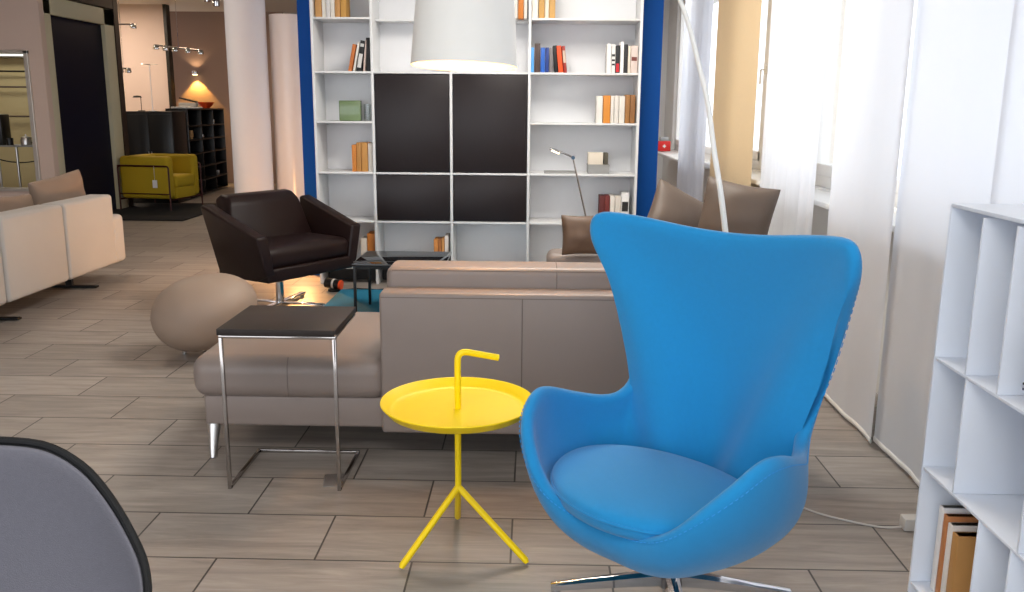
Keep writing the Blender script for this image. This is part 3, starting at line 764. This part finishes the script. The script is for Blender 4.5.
mb.build('backrest', M['brown'], ba, angle=60)
MB().lathe([(0, .02), (.028, .02), (.028, .17), (.045, .18), (.045, .225), (.10, .235), (.10, .256), (0, .256)], (0, 0, 0), 28).build('pedestal', M['chrome'], ba)
sb = MB()
for k in range(4):
    a = k*PI/2+.35
    sb.box((.17*math.cos(a), .17*math.sin(a), .022), (.34, .045, .012), rz=a, bev=.003)
    sb.lathe([(0, 0), (.018, 0), (.018, .02), (0, .02)], (.315*math.cos(a), .315*math.sin(a), 0), 12)
sb.build('star_base', M['chrome'], ba)

# ------------------------------------------------------------------ egg shaped pouf
pf = thing('pouf', 'round taupe leather egg-shaped pouf on the tiled floor', 'pouf', (-1.865, 4.84, 0)); pf.scale = (.96, .96, .98)
mb = MB()
def pfn(u, v):
    a = 2*PI*u; b = PI*v
    x = .298*math.sin(b)*math.cos(a); y = .28*math.sin(b)*math.sin(a); z = .235-.235*math.cos(b)
    z = max(z, .0)
    x2 = x*(1+.10*(z-.235)/.235) ; sh = .06*(z-.235)/.235
    return Vector((x2+sh, y, .022+z*.97))
mb.grid(pfn, 48, 28); mb.build('body', M['pouf'], pf, weld=True, angle=80)
sm = MB()
sm.tube([pfn(.23+.0*t, .08+.84*t/30)+Vector((0, .002, 0)) for t in range(31)], .0018, 6)
sm.build('seam', M['taupe_seam'], pf)
for k in range(3):
    a = -1.0+k*2.1
    MB().lathe([(0, 0), (.014, 0), (.014, .035), (0, .035)], (.10*math.cos(a)-.03, .10*math.sin(a), 0), 14).build('glide', M['chrome'], pf)

# ------------------------------------------------------------------ white sofa at the left
ws = thing('sofa', 'long cream leather sofa seen from behind at the left', 'sofa', (-3.35, 5.2, 0))
# local x: -depth, y along
segs = [(-2.2, -1.15), (-1.14, -.20), (-.19, .93), (.94, 1.78)]
segs = [(-1.45, -.62), (-.61, .22), (.23, .99), (1.0, 1.74)]
for (a, b) in segs:
    mb = MB().box((-.09, (a+b)/2, .42), (.19, b-a-.006, .555), bev=.028, seg=5)
    mb.build('backrest', M['cream'], ws)
MB().box((-.47, .16, .25), (.74, 3.2, .20), bev=.03, seg=4).build('base', M['cream'], ws)
for (a, b) in ((-1.42, .15), (.16, 1.72)):
    mb = MB(); cushion(mb, (-.56, (a+b)/2, .405), (.74, b-a, .16), .1, .1, nu=20); mb.build('seat_cushion', M['cream'], ws, weld=True, angle=70)
MB().box((-.42, 1.84, .325), (.82, .19, .39), bev=.04, seg=5).build('armrest', M['cream'], ws)
for yy in (.36, 1.42):
    lg = MB().box((-.45, yy, .012), (.86, .05, .014), bev=.003)
    lg.box((-.24, yy, .08), (.05, .03, .14)); lg.box((-.66, yy, .08), (.05, .03, .14))
    lg.build('leg', M['blackmetal'], ws)
pillow('cushion', 'brown cushion resting on the cream sofa near its far end', .62, .30, .18, (-3.66, 6.72, .715), (R(86), R(-6), R(82)), M['cushion_tan'])
pillow('cushion', 'taupe cushion at the left edge on the cream sofa', .58, .28, .16, (-3.64, 6.02, .64), (R(80), R(3), R(86)), M['cushion_tan'])
pillow('cushion', 'cream cushion with white piping behind the taupe one on the sofa', .42, .36, .14, (-3.98, 6.05, .72), (R(80), 0, R(60)), M['cream'])

# ------------------------------------------------------------------ mustard armchair, rug
dr_ = MB().box((0, 0, .008), (1.4, 1.9, .014), bev=.003).build('rug', M['darkrug']); put(dr_, (-4.98, 11.58, 0)); tag(dr_, 'black rug under the mustard armchair', 'rug')
ya = thing('armchair', 'mustard yellow boxy armchair with dark red tube frame', 'armchair', (-5.10, 12.05, .015), R(-9)); ya.scale = (.90, .88, .97)
# faces +x; side panel (armrest) toward camera at -y
for s in (-1, 1):
    MB().box((-.02, s*.36, .44), (.80, .18, .58), bev=.06, seg=5).build('armrest', M['mustard'], ya)
MB().box((-.32, 0, .45), (.20, .56, .56), bev=.06, seg=5).build('backrest', M['mustard'], ya)
MB().box((.06, 0, .22), (.68, .54, .16), bev=.03, seg=4).build('seat_base', M['mustard'], ya)
MB().box((.09, 0, .38), (.62, .54, .17), bev=.05, seg=5).build('seat_cushion', M['mustard'], ya)
tb = MB(); x0, x1, yy = -.43, .39, .46
for s in (-1, 1):
    tb.tube(rounded([(x0, s*yy, .0), (x0, s*yy, .60), (x1, s*yy, .60), (x1, s*yy, .0)], .04), .013, 8)
    tb.tube([(x0, s*yy, .22), (x1, s*yy, .22)], .009, 8)
tb.tube([(x1, -yy, .14), (x1, yy, .14)], .011, 8); tb.tube([(x0, -yy, .60), (x0, yy, .60)], .011, 8); tb.tube([(x0, -yy, .14), (x0, yy, .14)], .011, 8)
tb.build('frame', M['redtube'], ya)
tgo = MB().box((.17, -.477, .36), (.075, .002, .105)).build('price_tag', M['paper'], ya, smooth=False)
MB().tube([(.17, -.477, .41), (.17, -.476, .605)], .0025, 6).build('string', M['paper'], tgo)

# ------------------------------------------------------------------ black cabinets at the back
kb = thing('sideboard', 'tall black cabinet with closed front behind the mustard armchair', 'cabinet', (-5.465, 12.85, 0))
MB().box((0, 0, .65), (.68, .5, 1.30), bev=.004).build('body', M['black'], kb)
for i in range(2): MB().box((-.17+.34*i, -.256, .66), (.33, .012, 1.2), bev=.003).build('door', M['black'], kb)
for i in range(2): MB().box((-.02+.04*i, -.268, .66), (.008, .014, .16), bev=.002).build('handle', M['steel'], kb)
ob = thing('open_cabinet', 'black open display cabinet angled beside the white column', 'cabinet', (-5.36, 14.17, 0), R(90+4.5)); OBX, OBY, OBA = -5.36, 14.17, R(94.5)
MB().box((0, .15, .68), (2.0, .02, 1.32)).build('back_panel', M['black'], ob, smooth=False)
for x in (-1.0, -.33, .33, 1.0): MB().box((x, 0, .68), (.02, .32, 1.32), bev=.002).build('upright', M['black'], ob)
for z in (.03, .24, .45, .66, .87, 1.08, 1.33): MB().box((0, 0, z), (2.02, .32, .02), bev=.002).build('shelf', M['black'], ob)
def ob_world(x, y, z):
    a = OBA; return (OBX+x*math.cos(a)-y*math.sin(a), OBY+x*math.sin(a)+y*math.cos(a), z)
# small wares in the open cabinet
for (x, z, w, h, m, lab) in ((.45, .67, .05, .12, 'paper', 'white cup on a middle shelf of the black display cabinet'),
                           (-.05, .88, .05, .05, 'chrome', 'small chrome ball shelf ornament in the black display cabinet'),
                           (.70, .25, .07, .07, 'steel', 'steel bowl on the low shelf of the black display cabinet'),
                           (-.66, .885, .08, .13, 'wood', 'wooden block ornament in the black display cabinet'),
                           (.60, 1.09, .06, .07, 'steel', 'small steel cup on the upper shelf of the black display cabinet')):
    o = MB().lathe([(0, 0), (w*.35, 0), (w*.5, h*.5), (w*.45, h), (w*.38, h), (w*.4, h*.5), (0, h*.1)], (0, 0, 0), 20).build('cup' if m != 'wood' else 'ornament', M[m])
    put(o, ob_world(x, -.08, z+.0)); tag(o, lab, 'cup' if m != 'wood' else 'ornament')
# things on top of the cabinets
o = MB().box((0, 0, .012), (.7, .26, .024), bev=.004).build('paper_stack', M['paper']); put(o, ob_world(-.55, -.02, 1.341), R(94)); tag(o, 'loose white papers on top of the black display cabinet', 'papers')
pn = thing('printer', 'dark desk device with raised lid on the black display cabinet', 'device', ob_world(-.40, 0, 1.366), R(10))
MB().box((0, 0, .03), (.26, .18, .06), bev=.01).build('body', M['greybox'], pn)
MB().box((.0, .03, .10), (.26, .16, .02), rot=Matrix.Rotation(R(14), 3, 'Y'), bev=.006).build('lid', M['blackmetal'], pn)
o = MB().lathe([(0, 0), (.05, 0), (.10, .05), (.135, .10), (.128, .10), (.09, .05), (0, .015)], (0, 0, 0), 32).build('bowl', M['orange']); put(o, ob_world(.55, 0, 1.341)); tag(o, 'orange bowl on the black display cabinet under the wall lamp', 'bowl')
tl = thing('table_lamp', 'small black desk lamp on the closed black cabinet', 'lamp', (-5.66, 12.85, 1.301))
MB().lathe([(0, 0), (.05, 0), (.05, .01), (0, .012)], (0, 0, 0), 20).build('base', M['blackmetal'], tl)
MB().tube([(0, 0, .01), (0, 0, .20)], .005, 8).build('pole', M['blackmetal'], tl)
MB().lathe([(.065, .19), (.05, .215), (0, .222)], (-.05, 0, 0), 24).build('lamp_shade', M['blackmetal'], tl)
tl = thing('table_lamp', 'tall thin pale lamp on the closed black cabinet', 'lamp', (-5.52, 12.9, 1.301))
MB().lathe([(0, 0), (.06, 0), (.06, .01), (0, .012)], (0, 0, 0), 20).build('base', M['steel'], tl)
MB().tube([(0, 0, .01), (0, 0, .66)], .006, 8).build('pole', M['steel'], tl)
MB().lathe([(0, .665), (.11, .66), (.115, .655), (0, .652)], (0, 0, 0), 24).build('lamp_head', M['steel'], tl)

# wall lamp on the taupe wall
wlmp = thing('wall_lamp', 'small wall lamp throwing a warm cone on the taupe wall', 'wall lamp', (-6.02, 16.05, 1.95))
MB().lathe([(0, -.03), (.055, -.03), (.06, 0), (.055, .03), (0, .03)], (0, -.10, 0), 24).build('lamp_head', M['chrome'], wlmp)
MB().lathe([(0, -.036), (.045, -.036), (.045, -.031), (0, -.031)], (0, -.10, 0), 24).build('bulb', M['bulb'], wlmp)
MB().box((0, -.035, 0), (.04, .07, .03), bev=.003).build('bracket', M['chrome'], wlmp)

# wire lamp systems: taut cables with small chrome spots
def wire_lamp(label, a, b, spots, drop=.0):
    a = Vector(a); b = Vector(b); r = thing('wire_lamp', label, 'lamp', tuple((a+b)/2)); m0 = (a+b)/2
    MB().tube([a-m0, b-m0], .012, 8).build('rod', M['chrome'], r)
    MB().tube([Vector((0, 0, 0)), Vector((0, 0, 2.98-m0.z))], .004, 6).build('suspension_wire', M['chrome'], r)
    for t in spots:
        p = a.lerp(b, t)-m0
        MB().lathe([(0, .035), (.03, .03), (.045, -.02), (.04, -.04), (0, -.035)], tuple(p+Vector((0, 0, -.02))), 16).build('spotlight', M['chrome'], r)
    return r
wire_lamp('hanging chrome rod lamp with spotlights in front of the taupe wall', (-5.46, 13.0, 2.23), (-4.86, 13.2, 2.17), (.02, .22, .42, .70, .97))
wire_lamp('short chrome spot rod high beside the dark door frame', (-5.98, 12.6, 2.48), (-5.62, 12.8, 2.50), (.1, .9))
wire_lamp('small chrome double spot left of the black cabinet lamps', (-6.0, 12.95, 1.90), (-5.86, 13.0, 1.90), (.2, .9))
for (x, y, z_, lab) in ((-4.66, 13.0, 2.93, 'left chrome ceiling spotlight beside the white column'), (-4.50, 12.9, 2.86, 'right chrome ceiling spotlight nearest the white column')):
    o = thing('ceiling_spotlight', lab, 'spotlight', (x, y, z_), 0, 'ceiling spots by the column')
    MB().lathe([(0, -.10), (.045, -.10), (.055, -.02), (.05, .03), (0, .04)], (0, 0, 0), 20).build('lamp_head', M['chrome'], o)
    MB().tube([(0, 0, .02), (0, 0, 2.99-z_)], .008, 8).build('stem', M['chrome'], o)

# glossy pale cylinder lamp behind the column
cy = thing('floor_lamp', 'tall pale glossy cylinder floor lamp behind the column', 'floor lamp', (-2.43, 8.95, 0))
MB().lathe([(0, 0), (.175, 0), (.175, 2.26), (.165, 2.26), (.165, .02), (0, .02)], (0, 0, 0), 56).build('cylinder', M['cyl'], cy)
MB().lathe([(0, 2.0), (.05, 2.0), (.05, 2.1), (0, 2.1)], (0, 0, 0), 16).build('socket', M['blackmetal'], cy)
# floor uplight between armchair and shelving
fl = thing('floor_spotlight', 'small black floor spotlight with orange rim below the brown armchair', 'spotlight', (-1.52, 6.62, 0))
MB().lathe([(0, 0), (.05, 0), (.05, .015), (0, .018)], (0, 0, 0), 20).build('base', M['blackmetal'], fl)
hd = MB().tube([(.04, .0, .05), (-.07, .03, .06)], [.034, .04], 20).build('lamp_head', M['black'], fl)
MB().tube([(.04, 0, .05), (.055, -.004, .049)], .036, 20).build('end_cap', M['orange'], hd)
MB().tube([(.0, .011, .0535), (-.014, .015, .0548)], .0402, 20).build('collar', M['paper'], hd)
MB().tube([(.05, .0, .008), (.15, .08, .005), (.32, .05, .005), (.55, .16, .005), (.8, .2, .005)], .005, 6).build('cable', M['black'], fl)

# fittings seen through the opening: light strip, wall rails
t = thing('strip_light', 'long white strip light above the opening at the far left', 'lamp', (-7.0, 12.39, 2.08))
MB().box((0, 0, 0), (2.2, .118, .12), bev=.01).build('housing', M['winframe'], t); MB().box((0, -.065, 0), (2.16, .01, .09)).build('diffuser', M['lightstrip'], t, smooth=False)
for zz, lab in ((1.83, 'upper'), (1.62, 'middle'), (1.22, 'lower')):
    o = MB().tube([(-1.1, 0, 0), (1.1, 0, 0)], .012, 8)
    for q_ in (-.9, 0, .9): o.tube([(q_, 0, 0), (q_, .05, 0)], .01, 6)
    o = o.build('wall_rail', M['blackmetal'] if zz == 1.83 else M['cushion_taupe']); put(o, (-7.0, 12.38, zz)); tag(o, lab+' wall rail inside the cream nook at the far left', 'rail')
# low console in front of mirror with small wares
cs = thing('console_table', 'half-round counter inside the cream nook at the far left', 'table', (-6.55, 11.0, 0))
mb = MB(); mb.prism([(-.42, .40)]+[(.42*math.cos(PI+PI*i/20), .40-.34*math.sin(PI*i/20)) for i in range(1, 20)]+[(.42, .40)], .86, .88, 'z')
mb.build('tabletop', M['greybox'], cs)
for lx in (-.34, .34): MB().tube([(lx, .30, 0), (lx, .30, .86)], .016, 12).build('leg', M['steel'], cs)
MB().tube([(0, .14, 0), (0, .14, .86)], .016, 12).build('leg', M['steel'], cs)
rg_ = MB().tube([(.46*math.cos(PI+PI*i/24), -.36, .0-.20*math.sin(PI*i/24)) for i in range(25)], .008, 8); rg_ = rg_.build('arched_rail', M['blackmetal'], cs); rg_.location = (0, .55, .86)
kt = thing('kettle', 'small steel pot on the counter in the cream nook', 'pot', (-6.42, 11.15, .881))
MB().lathe([(0, 0), (.06, 0), (.065, .06), (.05, .10), (.012, .115), (.012, .135), (0, .137)], (0, 0, 0), 24).build('body', M['steel'], kt)
MB().tube(rounded([(.05, 0, .09), (.10, 0, .09), (.10, 0, .03), (.055, 0, .03)], .02), .006, 8).build('handle', M['blackmetal'], kt)
sp = MB().box((0, 0, .18), (.22, .20, .40), bev=.01).build('screen', M['black']); put(sp, (-6.80, 11.2, .881)); tag(sp, 'black box-shaped screen on the nook counter at the far left', 'screen')
for k_, (xx, yy, hh, mm, lb) in enumerate(((-6.6, 11.1, .09, 'black', 'black mug left of the steel pot in the nook'), (-6.24, 11.12, .08, 'paper', 'white mug right of the steel pot in the nook'))):
    o = MB().lathe([(0, 0), (.04, 0), (.042, hh), (.037, hh), (.035, .01), (0, .01)], (0, 0, 0), 20).build('mug', M[mm]); put(o, (xx, yy, .881)); tag(o, lb, 'mug')

# ------------------------------------------------------------------ grey shell chair, foreground left
SG = [(0, .25, .43), (.08, .255, .43), (.155, .245, .44), (.215, .22, .475), (.262, .16, .535), (.295, .075, .595), (.312, .0, .632), (.295, -.07, .67),
      (.260, -.12, .712), (.215, -.165, .758), (.165, -.20, .797), (.095, -.228, .825), (0, -.24, .833)]
AG = [0, 18, 34, 50, 66, 82, 98, 112, 126, 140, 154, 168, 180]
GP = thing('shell_chair', 'dark grey felt shell armchair with black rim, cropped at lower left', 'armchair', (-.90, 1.17, 0), PI+.15)
def g_rb(a): return .30 if math.cos(a) > 0 else .30-.04*(-math.cos(a))
gf = shell_surface(SG, AG, (0, .0, .40), g_rb, .0, .30)
def grid_shell(f, NU, NV, name, m, parent, thick, off=-1, s0=0, s1=1, out=0):
    mb = MB(); ring = [[mb.b.verts.new(f(i/NU, s0+(s1-s0)*(j/NV))) for j in range(1, NV+1)] for i in range(NU)]
    pv = mb.b.verts.new(f(0, 0))
    for i in range(NU):
        a, b = ring[i], ring[(i+1) % NU]
        mb.b.faces.new((pv, b[0], a[0]))
        for j in range(NV-1): mb.b.faces.new((a[j], b[j], b[j+1], a[j+1]))
    o = mb.build(name, m, parent, angle=80)
    me = o.data; b2 = bmesh.new(); b2.from_mesh(me); bmesh.ops.recalc_face_normals(b2, faces=b2.faces)
    f0 = min(b2.faces, key=lambda q: q.calc_center_median().z)
    if f0.normal.z > 0: bmesh.ops.reverse_faces(b2, faces=b2.faces)
    b2.to_mesh(me); b2.free()
    sd = o.modifiers.new('t', 'SOLIDIFY'); sd.thickness = thick; sd.offset = off
    subsurf(o, 1)
    return o
grid_shell(gf, 72, 16, 'shell', M['blackshell'], GP, .006)
def gin(u, s):
    p = gf(u, s); du = gf((u+.004) % 1, max(s, .05))-gf((u-.004) % 1, max(s, .05)); ds = gf(u, min(1, s+.02))-gf(u, max(0, s-.02))
    n = du.cross(ds)
    n = n.normalized() if n.length > 1e-9 else Vector((0, 0, 1))
    if s < .06: n = Vector((0, 0, 1))
    cen = Vector((0, .05, .75))
    if n.dot(cen-p) < 0: n = -n
    return p+n*.0075
grid_shell(gin, 72, 16, 'upholstery', M['felt'], GP, .009, 0, s1=.997)
MB().tube([gf(i/96, 1) for i in range(96)], .0068, 10, closed=True).build('rim_trim', M['rubber'], GP)
for (lx, ly) in ((-.21, .21), (.21, .21), (-.2, -.2), (.2, -.2)):
    MB().tube([(lx*.45, ly*.45, .40), (lx*1.15, ly*1.15, 0)], [.016, .011], 14).build('leg', M['wood'], GP)
br = MB()
br.tube([(-.12, -.12, .30), (.12, .12, .30)], .006, 8).tube([(.12, -.12, .30), (-.12, .12, .30)], .006, 8)
br.build('brace', M['blackmetal'], GP)

# ------------------------------------------------------------------ white bookcase at the right
bc = thing('bookcase', 'white open bookcase with narrow upright cells at the right edge', 'bookcase', (1.13, 1.80, 0))
# local: front plane x=0, depth +x, y from far end +.60 down to near end
YF = .602; YN = -.62; t_ = .008; dp = .30; zt = 1.15
rows = [(.0, .396), (.396, .722), (.722, 1.142)]
MB().box((dp/2, YF, zt/2), (dp, .010, zt), bev=.001).build('side_panel', M['bc'], bc)
MB().box((dp/2, YN, zt/2), (dp, .010, zt), bev=.001).build('side_panel', M['bc'], bc)
MB().box((dp/2, (YF+YN)/2, zt), (dp, YF-YN, .010), bev=.001).build('top_panel', M['bc'], bc)
MB().box((dp-.004, (YF+YN)/2, zt/2), (.006, YF-YN-.012, zt-.012)).build('back_panel', M['bc'], bc, smooth=False)
for z in (.035, .396, .722): MB().box((dp/2-.004, (YF+YN)/2, z), (dp-.010, YF-YN-.012, t_), bev=.001).build('shelf', M['bc'], bc)
div = [(2, [2.226, 2.066, 1.90, 1.70, 1.55, 1.38]), (1, [2.217, 1.895, 1.72, 1.40]), (0, [2.07, 1.92, 1.62, 1.40])]
for (ri, ys) in div:
    z0, z1 = rows[ri]
    z0 += .0045 if ri else .040; z1 -= .0045
    for yy in ys: MB().box((dp/2-.004, yy-1.80, (z0+z1)/2), (dp-.010, t_, z1-z0), bev=.0008).build('divider', M['bc'], bc)
bz = .0395
for (yy, w, h, d, rgb, lab) in ((2.345, .024, .262, .20, (226, 224, 222), 'white book in the low corner cell of the white bookcase'),
                              (2.315, .022, .250, .19, (186, 120, 70), 'orange-brown book in the low corner cell of the white bookcase'),
                              (2.285, .024, .238, .185, (222, 214, 206), 'cream book between two brown ones in the white bookcase'),
                              (2.250, .034, .225, .18, (176, 128, 70), 'thick tan book in front in the low bookcase cell')):
    r = thing('book', lab, 'book', (1.17+d/2, yy, bz), 0, 'books in the low corner cell of the bookcase')
    MB().box((0, 0, h/2), (d, w, h), bev=.002).build('cover', bookmat(rgb), r)
    MB().box((.003, 0, h/2+.001), (d-.004, w*.7, h-.002)).build('pages', M['paper'], r, smooth=False)
for k, (dz, rgb, lab) in enumerate(((0, (66, 60, 96), 'purple-blue magazine lowest in the bookcase pile'), (.007, (190, 190, 198), 'pale magazine in the middle of the bookcase pile'), (.014, (46, 46, 58), 'dark magazine topmost in the bookcase pile'))):
    o = MB().box((0, 0, .003), (.17, .10, .006), bev=.001, rz=.16*k-.15).build('magazine', bookmat(rgb)); put(o, (1.255, 1.985, .7265+dz)); tag(o, lab, 'magazine', 'magazines lying in the bookcase'); o.rotation_euler = (R(-16), 0, 0); o.location.z += .036

# plug and cable on the floor
cb = thing('power_cable', 'thin white power cable with plug adapter on the floor by the curtain', 'cable', (1.2, 2.85, 0))
wp = [(.955, 3.0, .004), (1.0, 2.93, .004), (1.086, 2.865, .004), (1.203, 2.81, .004), (1.274, 2.80, .012)]
MB().tube([cr(wp, (len(wp)-1)*i/40)-Vector((1.2, 2.85, 0)) for i in range(41)], .0035, 8).build('cord', M['cable'], cb)
MB().box((.11, -.04, .022), (.07, .05, .044), bev=.006).build('adapter', M['cable'], cb)
# red box on the far sill
rb = thing('first_aid_box', 'small red box with white mark on the far window sill', 'box', (1.60, 11.0, .886))
MB().box((0, 0, .06), (.15, .12, .12), bev=.005).build('body', M['redbox'], rb)
MB().box((0, -.0605, .06), (.04, .002, .015)).build('mark', M['paper'], rb, smooth=False)
MB().box((0, -.0605, .06), (.015, .0025, .04)).build('mark', M['paper'], rb, smooth=False)
MB().box((-.0, 0, .145), (.10, .10, .045), bev=.005).build('lid', M['greybox'], rb)

# ------------------------------------------------------------------ lights
def area(name, loc, size, power, col=(1, 1, 1), rot=(0, 0, 0), sy=None):
    l = bpy.data.lights.new(name, 'AREA'); l.energy = power; l.color = col; l.size = size
    if sy: l.shape = 'RECTANGLE'; l.size_y = sy
    o = bpy.data.objects.new(name, l); C.objects.link(o); o.location = loc; o.rotation_euler = rot; return o
def spot(name, loc, target, power, col, angle, blend=.3, size=.03):
    l = bpy.data.lights.new(name, 'SPOT'); l.energy = power; l.color = col; l.spot_size = R(angle); l.spot_blend = blend; l.shadow_soft_size = size
    o = bpy.data.objects.new(name, l); C.objects.link(o); o.location = loc
    d = Vector(target)-Vector(loc); o.rotation_euler = d.to_track_quat('-Z', 'Y').to_euler(); return o
def point(name, loc, power, col, size=.03):
    l = bpy.data.lights.new(name, 'POINT'); l.energy = power; l.color = col; l.shadow_soft_size = size
    o = bpy.data.objects.new(name, l); C.objects.link(o); o.location = loc; return o
WARM = (1, .66, .34)
area('ceiling_light_front', (-.6, .6, 2.96), 1.6, 45, (1, .97, .93))
area('ceiling_light_mid', (.1, 5.2, 2.96), 1.2, 84, (1, .95, .87))
area('ceiling_light_left', (-4.2, 7.5, 2.96), 1.2, 28, (1, .86, .72))
area('fill_light_far_right', (.9, 9.3, 2.96), .8, 45, (1, .98, .95))  # added fill light, brightens the far right wall and narrow curtain
area('fill_light_nook', (-7.0, 11.4, 2.96), .6, 20, (1, .93, .80))  # added fill light for the cream nook wall
area('ceiling_light_back', (-4.9, 13.6, 2.96), 1.0, 22, (1, .72, .48))
area('ceiling_light_alcove', (-7.0, 13.6, 2.96), .8, 75, (1, .82, .66))
point('pendant_bulb', (-.283, 3.70, 1.68), 24, (1, .62, .34), .05)
spot('wall_lamp_down', (-6.02, 15.95, 1.90), (-6.02, 16.03, .8), 60, (1, .55, .12), 84, .15)
spot('wall_lamp_up', (-6.02, 15.95, 2.0), (-6.02, 16.05, 3), 4, (1, .7, .4), 110, .4)
spot('floor_uplight', (-1.62, 6.66, .07), (-2.6, 6.9, .35), 14, (1, .50, .20), 75, .8, .05)
point('floor_glow', (-1.95, 7.3, .45), 40, (1, .50, .18), .01)  # light without a lamp, added for the orange glow on floor and column
spot('floor_wash', (-1.62, 6.66, .12), (-2.1, 6.55, 0), 6, (1, .5, .16), 130, .9, .04)

# daylight through the glazed front and side windows
w = bpy.data.worlds.new('World'); bpy.context.scene.world = w; w.use_nodes = True
nt = w.node_tree; bg = nt.nodes['Background']
tcw = nt.nodes.new('ShaderNodeTexCoord'); sp_ = nt.nodes.new('ShaderNodeSeparateXYZ'); nt.links.new(tcw.outputs['Generated'], sp_.inputs[0])
rp = nt.nodes.new('ShaderNodeValToRGB'); nt.links.new(sp_.outputs['Z'], rp.inputs['Fac'])
rp.color_ramp.elements[0].color = (.86, .90, .96, 1); rp.color_ramp.elements[1].color = (.80, .89, 1, 1)
nt.links.new(rp.outputs['Color'], bg.inputs['Color']); bg.inputs['Strength'].default_value = 3.35

# ------------------------------------------------------------------ camera
cam = bpy.data.cameras.new('Camera'); co = bpy.data.objects.new('Camera', cam); C.objects.link(co)
cam.sensor_width = 36; cam.lens = 880/1024*36; cam.clip_start = .05; cam.clip_end = 100
p, yw, rl_ = R(12.12), R(1.3), R(.45)
F = Vector((-math.sin(yw)*math.cos(p), math.cos(yw)*math.cos(p), -math.sin(p)))
R0 = Vector((math.cos(yw), math.sin(yw), 0)); U0 = R0.cross(F)
RR = math.cos(rl_)*R0+math.sin(rl_)*U0; UU = -math.sin(rl_)*R0+math.cos(rl_)*U0
mt = Matrix((RR, UU, -F)).transposed()
co.rotation_euler = mt.to_euler(); co.location = (0, 0, 1.4)
sc = bpy.context.scene; sc.camera = co
sc.view_settings.view_transform = 'Standard'; sc.view_settings.look = 'None'; sc.view_settings.gamma = 1
sc.view_settings.use_curve_mapping = False; sc.view_settings.exposure = 0.0
